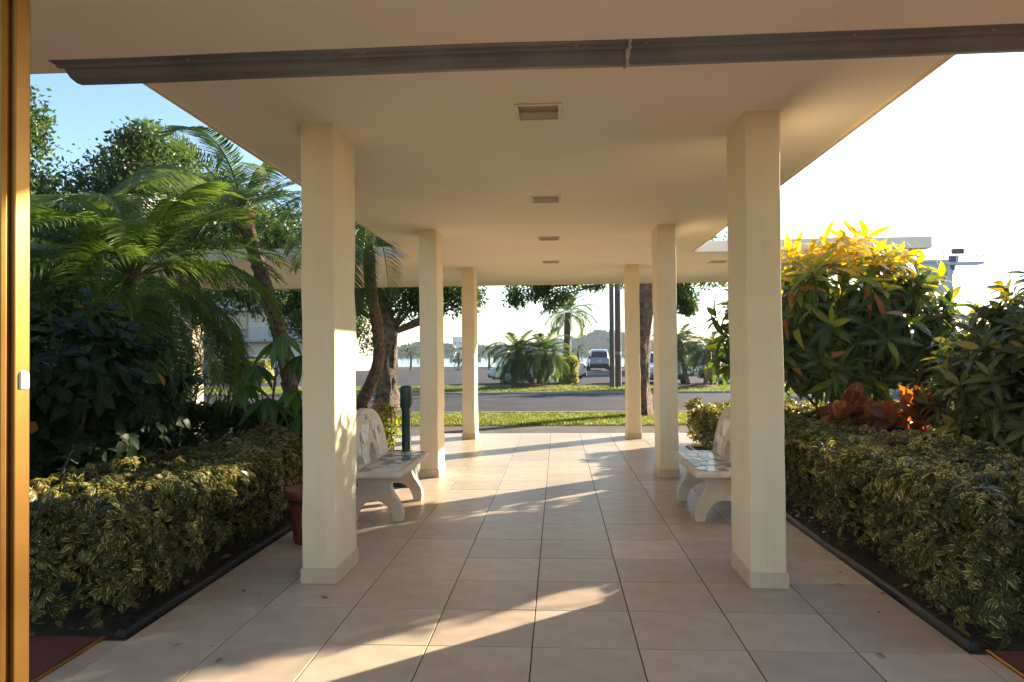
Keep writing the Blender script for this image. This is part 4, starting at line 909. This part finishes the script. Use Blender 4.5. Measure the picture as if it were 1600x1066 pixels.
# far shore
sh_=empty('far_shore',(0,0,0)); 
fs=MB(); fs.prism([(-900,470),(900,440),(900,520),(-900,560)],-3,.4,lambda a,b,h:(a,b,h)); bpy.data.objects.remove(sh_)
tag(fs.build('far_bank',M['ground']),kind='structure')
M['farhill']=mat('far_wooded_ground',(.022,.036,.017),(.014,.024,.012),.3,.95,spec=.05)
def shore_h(x): return 5.4+1.3*math.sin(x*.05)+1.2*math.sin(x*.021+1)+(6.5*math.exp(-((x-33)/18)**2))+.9*math.sin(x*.31)
fh=MB(); xs=np.arange(-330,421,3.0); hv=[]
for x in xs: h_=max(1,shore_h(x)*.8); y_=484-.016*x; hv+=[(x,y_-2,0.3),(x,y_+1,h_*.7),(x,y_+5,h_),(x,y_+14,h_*.6),(x,y_+17,.3)]
fh.add(hv,[(i*5+k,i*5+k+1,(i+1)*5+k+1,(i+1)*5+k) for i in range(len(xs)-1) for k in range(4)]); tag(fh.build('far_hill',M['farhill'],smooth=True),kind='structure')
tpls=[clump_tpl(30,2.4,1.7,s,.95) for s in range(4)]; n=9000; ms=[];ti=[]
for k in range(n):
    x=rnd(-330,420); hmax=shore_h(x)
    z=hmax*(1-min(.98,abs(RNG.normal(0,.42)))); z=max(.6,z)
    y=480-.016*x+rnd(0,14)*(1 if z<hmax*.6 else .6); a=rnd(0,6.28); ms.append(mat4(frame((math.cos(a),math.sin(a),rnd(-.3,.3))),(x,y,z),rnd(.7,1.3))); ti.append(rnd(0,1))
o=link('far_wood',scatter_mesh('far_wood',tpls,RNG.integers(0,4,n),ms,ti,M['tree_far'])); tag(o,'hazy wooded shore across the bay','wood',kind='stuff')
for x,w_,h,lab in ((-62,14,12,'hazy pale block on the far shore behind the sailing boat mast'),(1,16,9.5,'hazy low white block on the far shore left of the wooded hill')):
    r=empty('shore_building',(x,474,.4),0,lab,'building','far shore buildings'); MB().box(-w_/2,w_/2,0,8,-.5,h).build('wall',M['bwall'],r); MB().box(-w_/2-.4,w_/2+.4,-.4,8.4,h,h+.5).build('roof',M['concrete'],r)
    for q in range(int(w_//3)):
        for z in np.arange(1.5,h-2,3): MB().box(-w_/2+.8+q*3,-w_/2+2.6+q*3,-.06,-.005,z,z+1.6).build('window',M['carglass'],r)
sb=empty('sailing_boat',(-26,205,-.7),R(20),'sailing boat with bare white mast moored on the bay','boat')
hull=MB(); S=[(-4.2,.7,.9),(-2.5,1.2,1.0),(0,1.4,1.05),(2.5,1.0,1.15),(4.4,.05,1.35)]
vs=[];
for x,w_,h in S: vs+=[(x,-w_,h),(x,-w_*.7,.1),(x,0,-.3),(x,w_*.7,.1),(x,w_,h)]
fs_=[(i*5+k,i*5+k+1,(i+1)*5+k+1,(i+1)*5+k) for i in range(4) for k in range(4)]+[(i*5+4,i*5,(i+1)*5,(i+1)*5+4) for i in range(4)]+[(0,1,2,3,4)]
hull.add(vs,fs_); hull.build('hull',M['cargrey'],sb); MB().box(-1.8,1.4,-.8,.8,1.0,1.6).build('cabin',M['carwhite'],sb,bevel=.1)
MB().tube([(.6,0,1),(.6,0,11.5)],.11,8).build('mast',M['carwhite'],sb); MB().tube([(.6,0,2.2),(-3.4,0,2.2)],.09,8).build('boom',M['carwhite'],sb)

# the hazy air over the bay
hz,nt,N,L,P=newmat('hazy_air'); N.remove(P); pv=N.new('ShaderNodeVolumePrincipled'); pv.inputs['Color'].default_value=(.74,.87,1,1); pv.inputs['Density'].default_value=.00026; pv.inputs['Anisotropy'].default_value=.25
L.new(pv.outputs[0],N['Material Output'].inputs['Volume'])
tag(MB().box(-1100,1100,-80,620,-4.2,24).build('haze',hz),'pale hazy air over the bay','haze',kind='stuff')
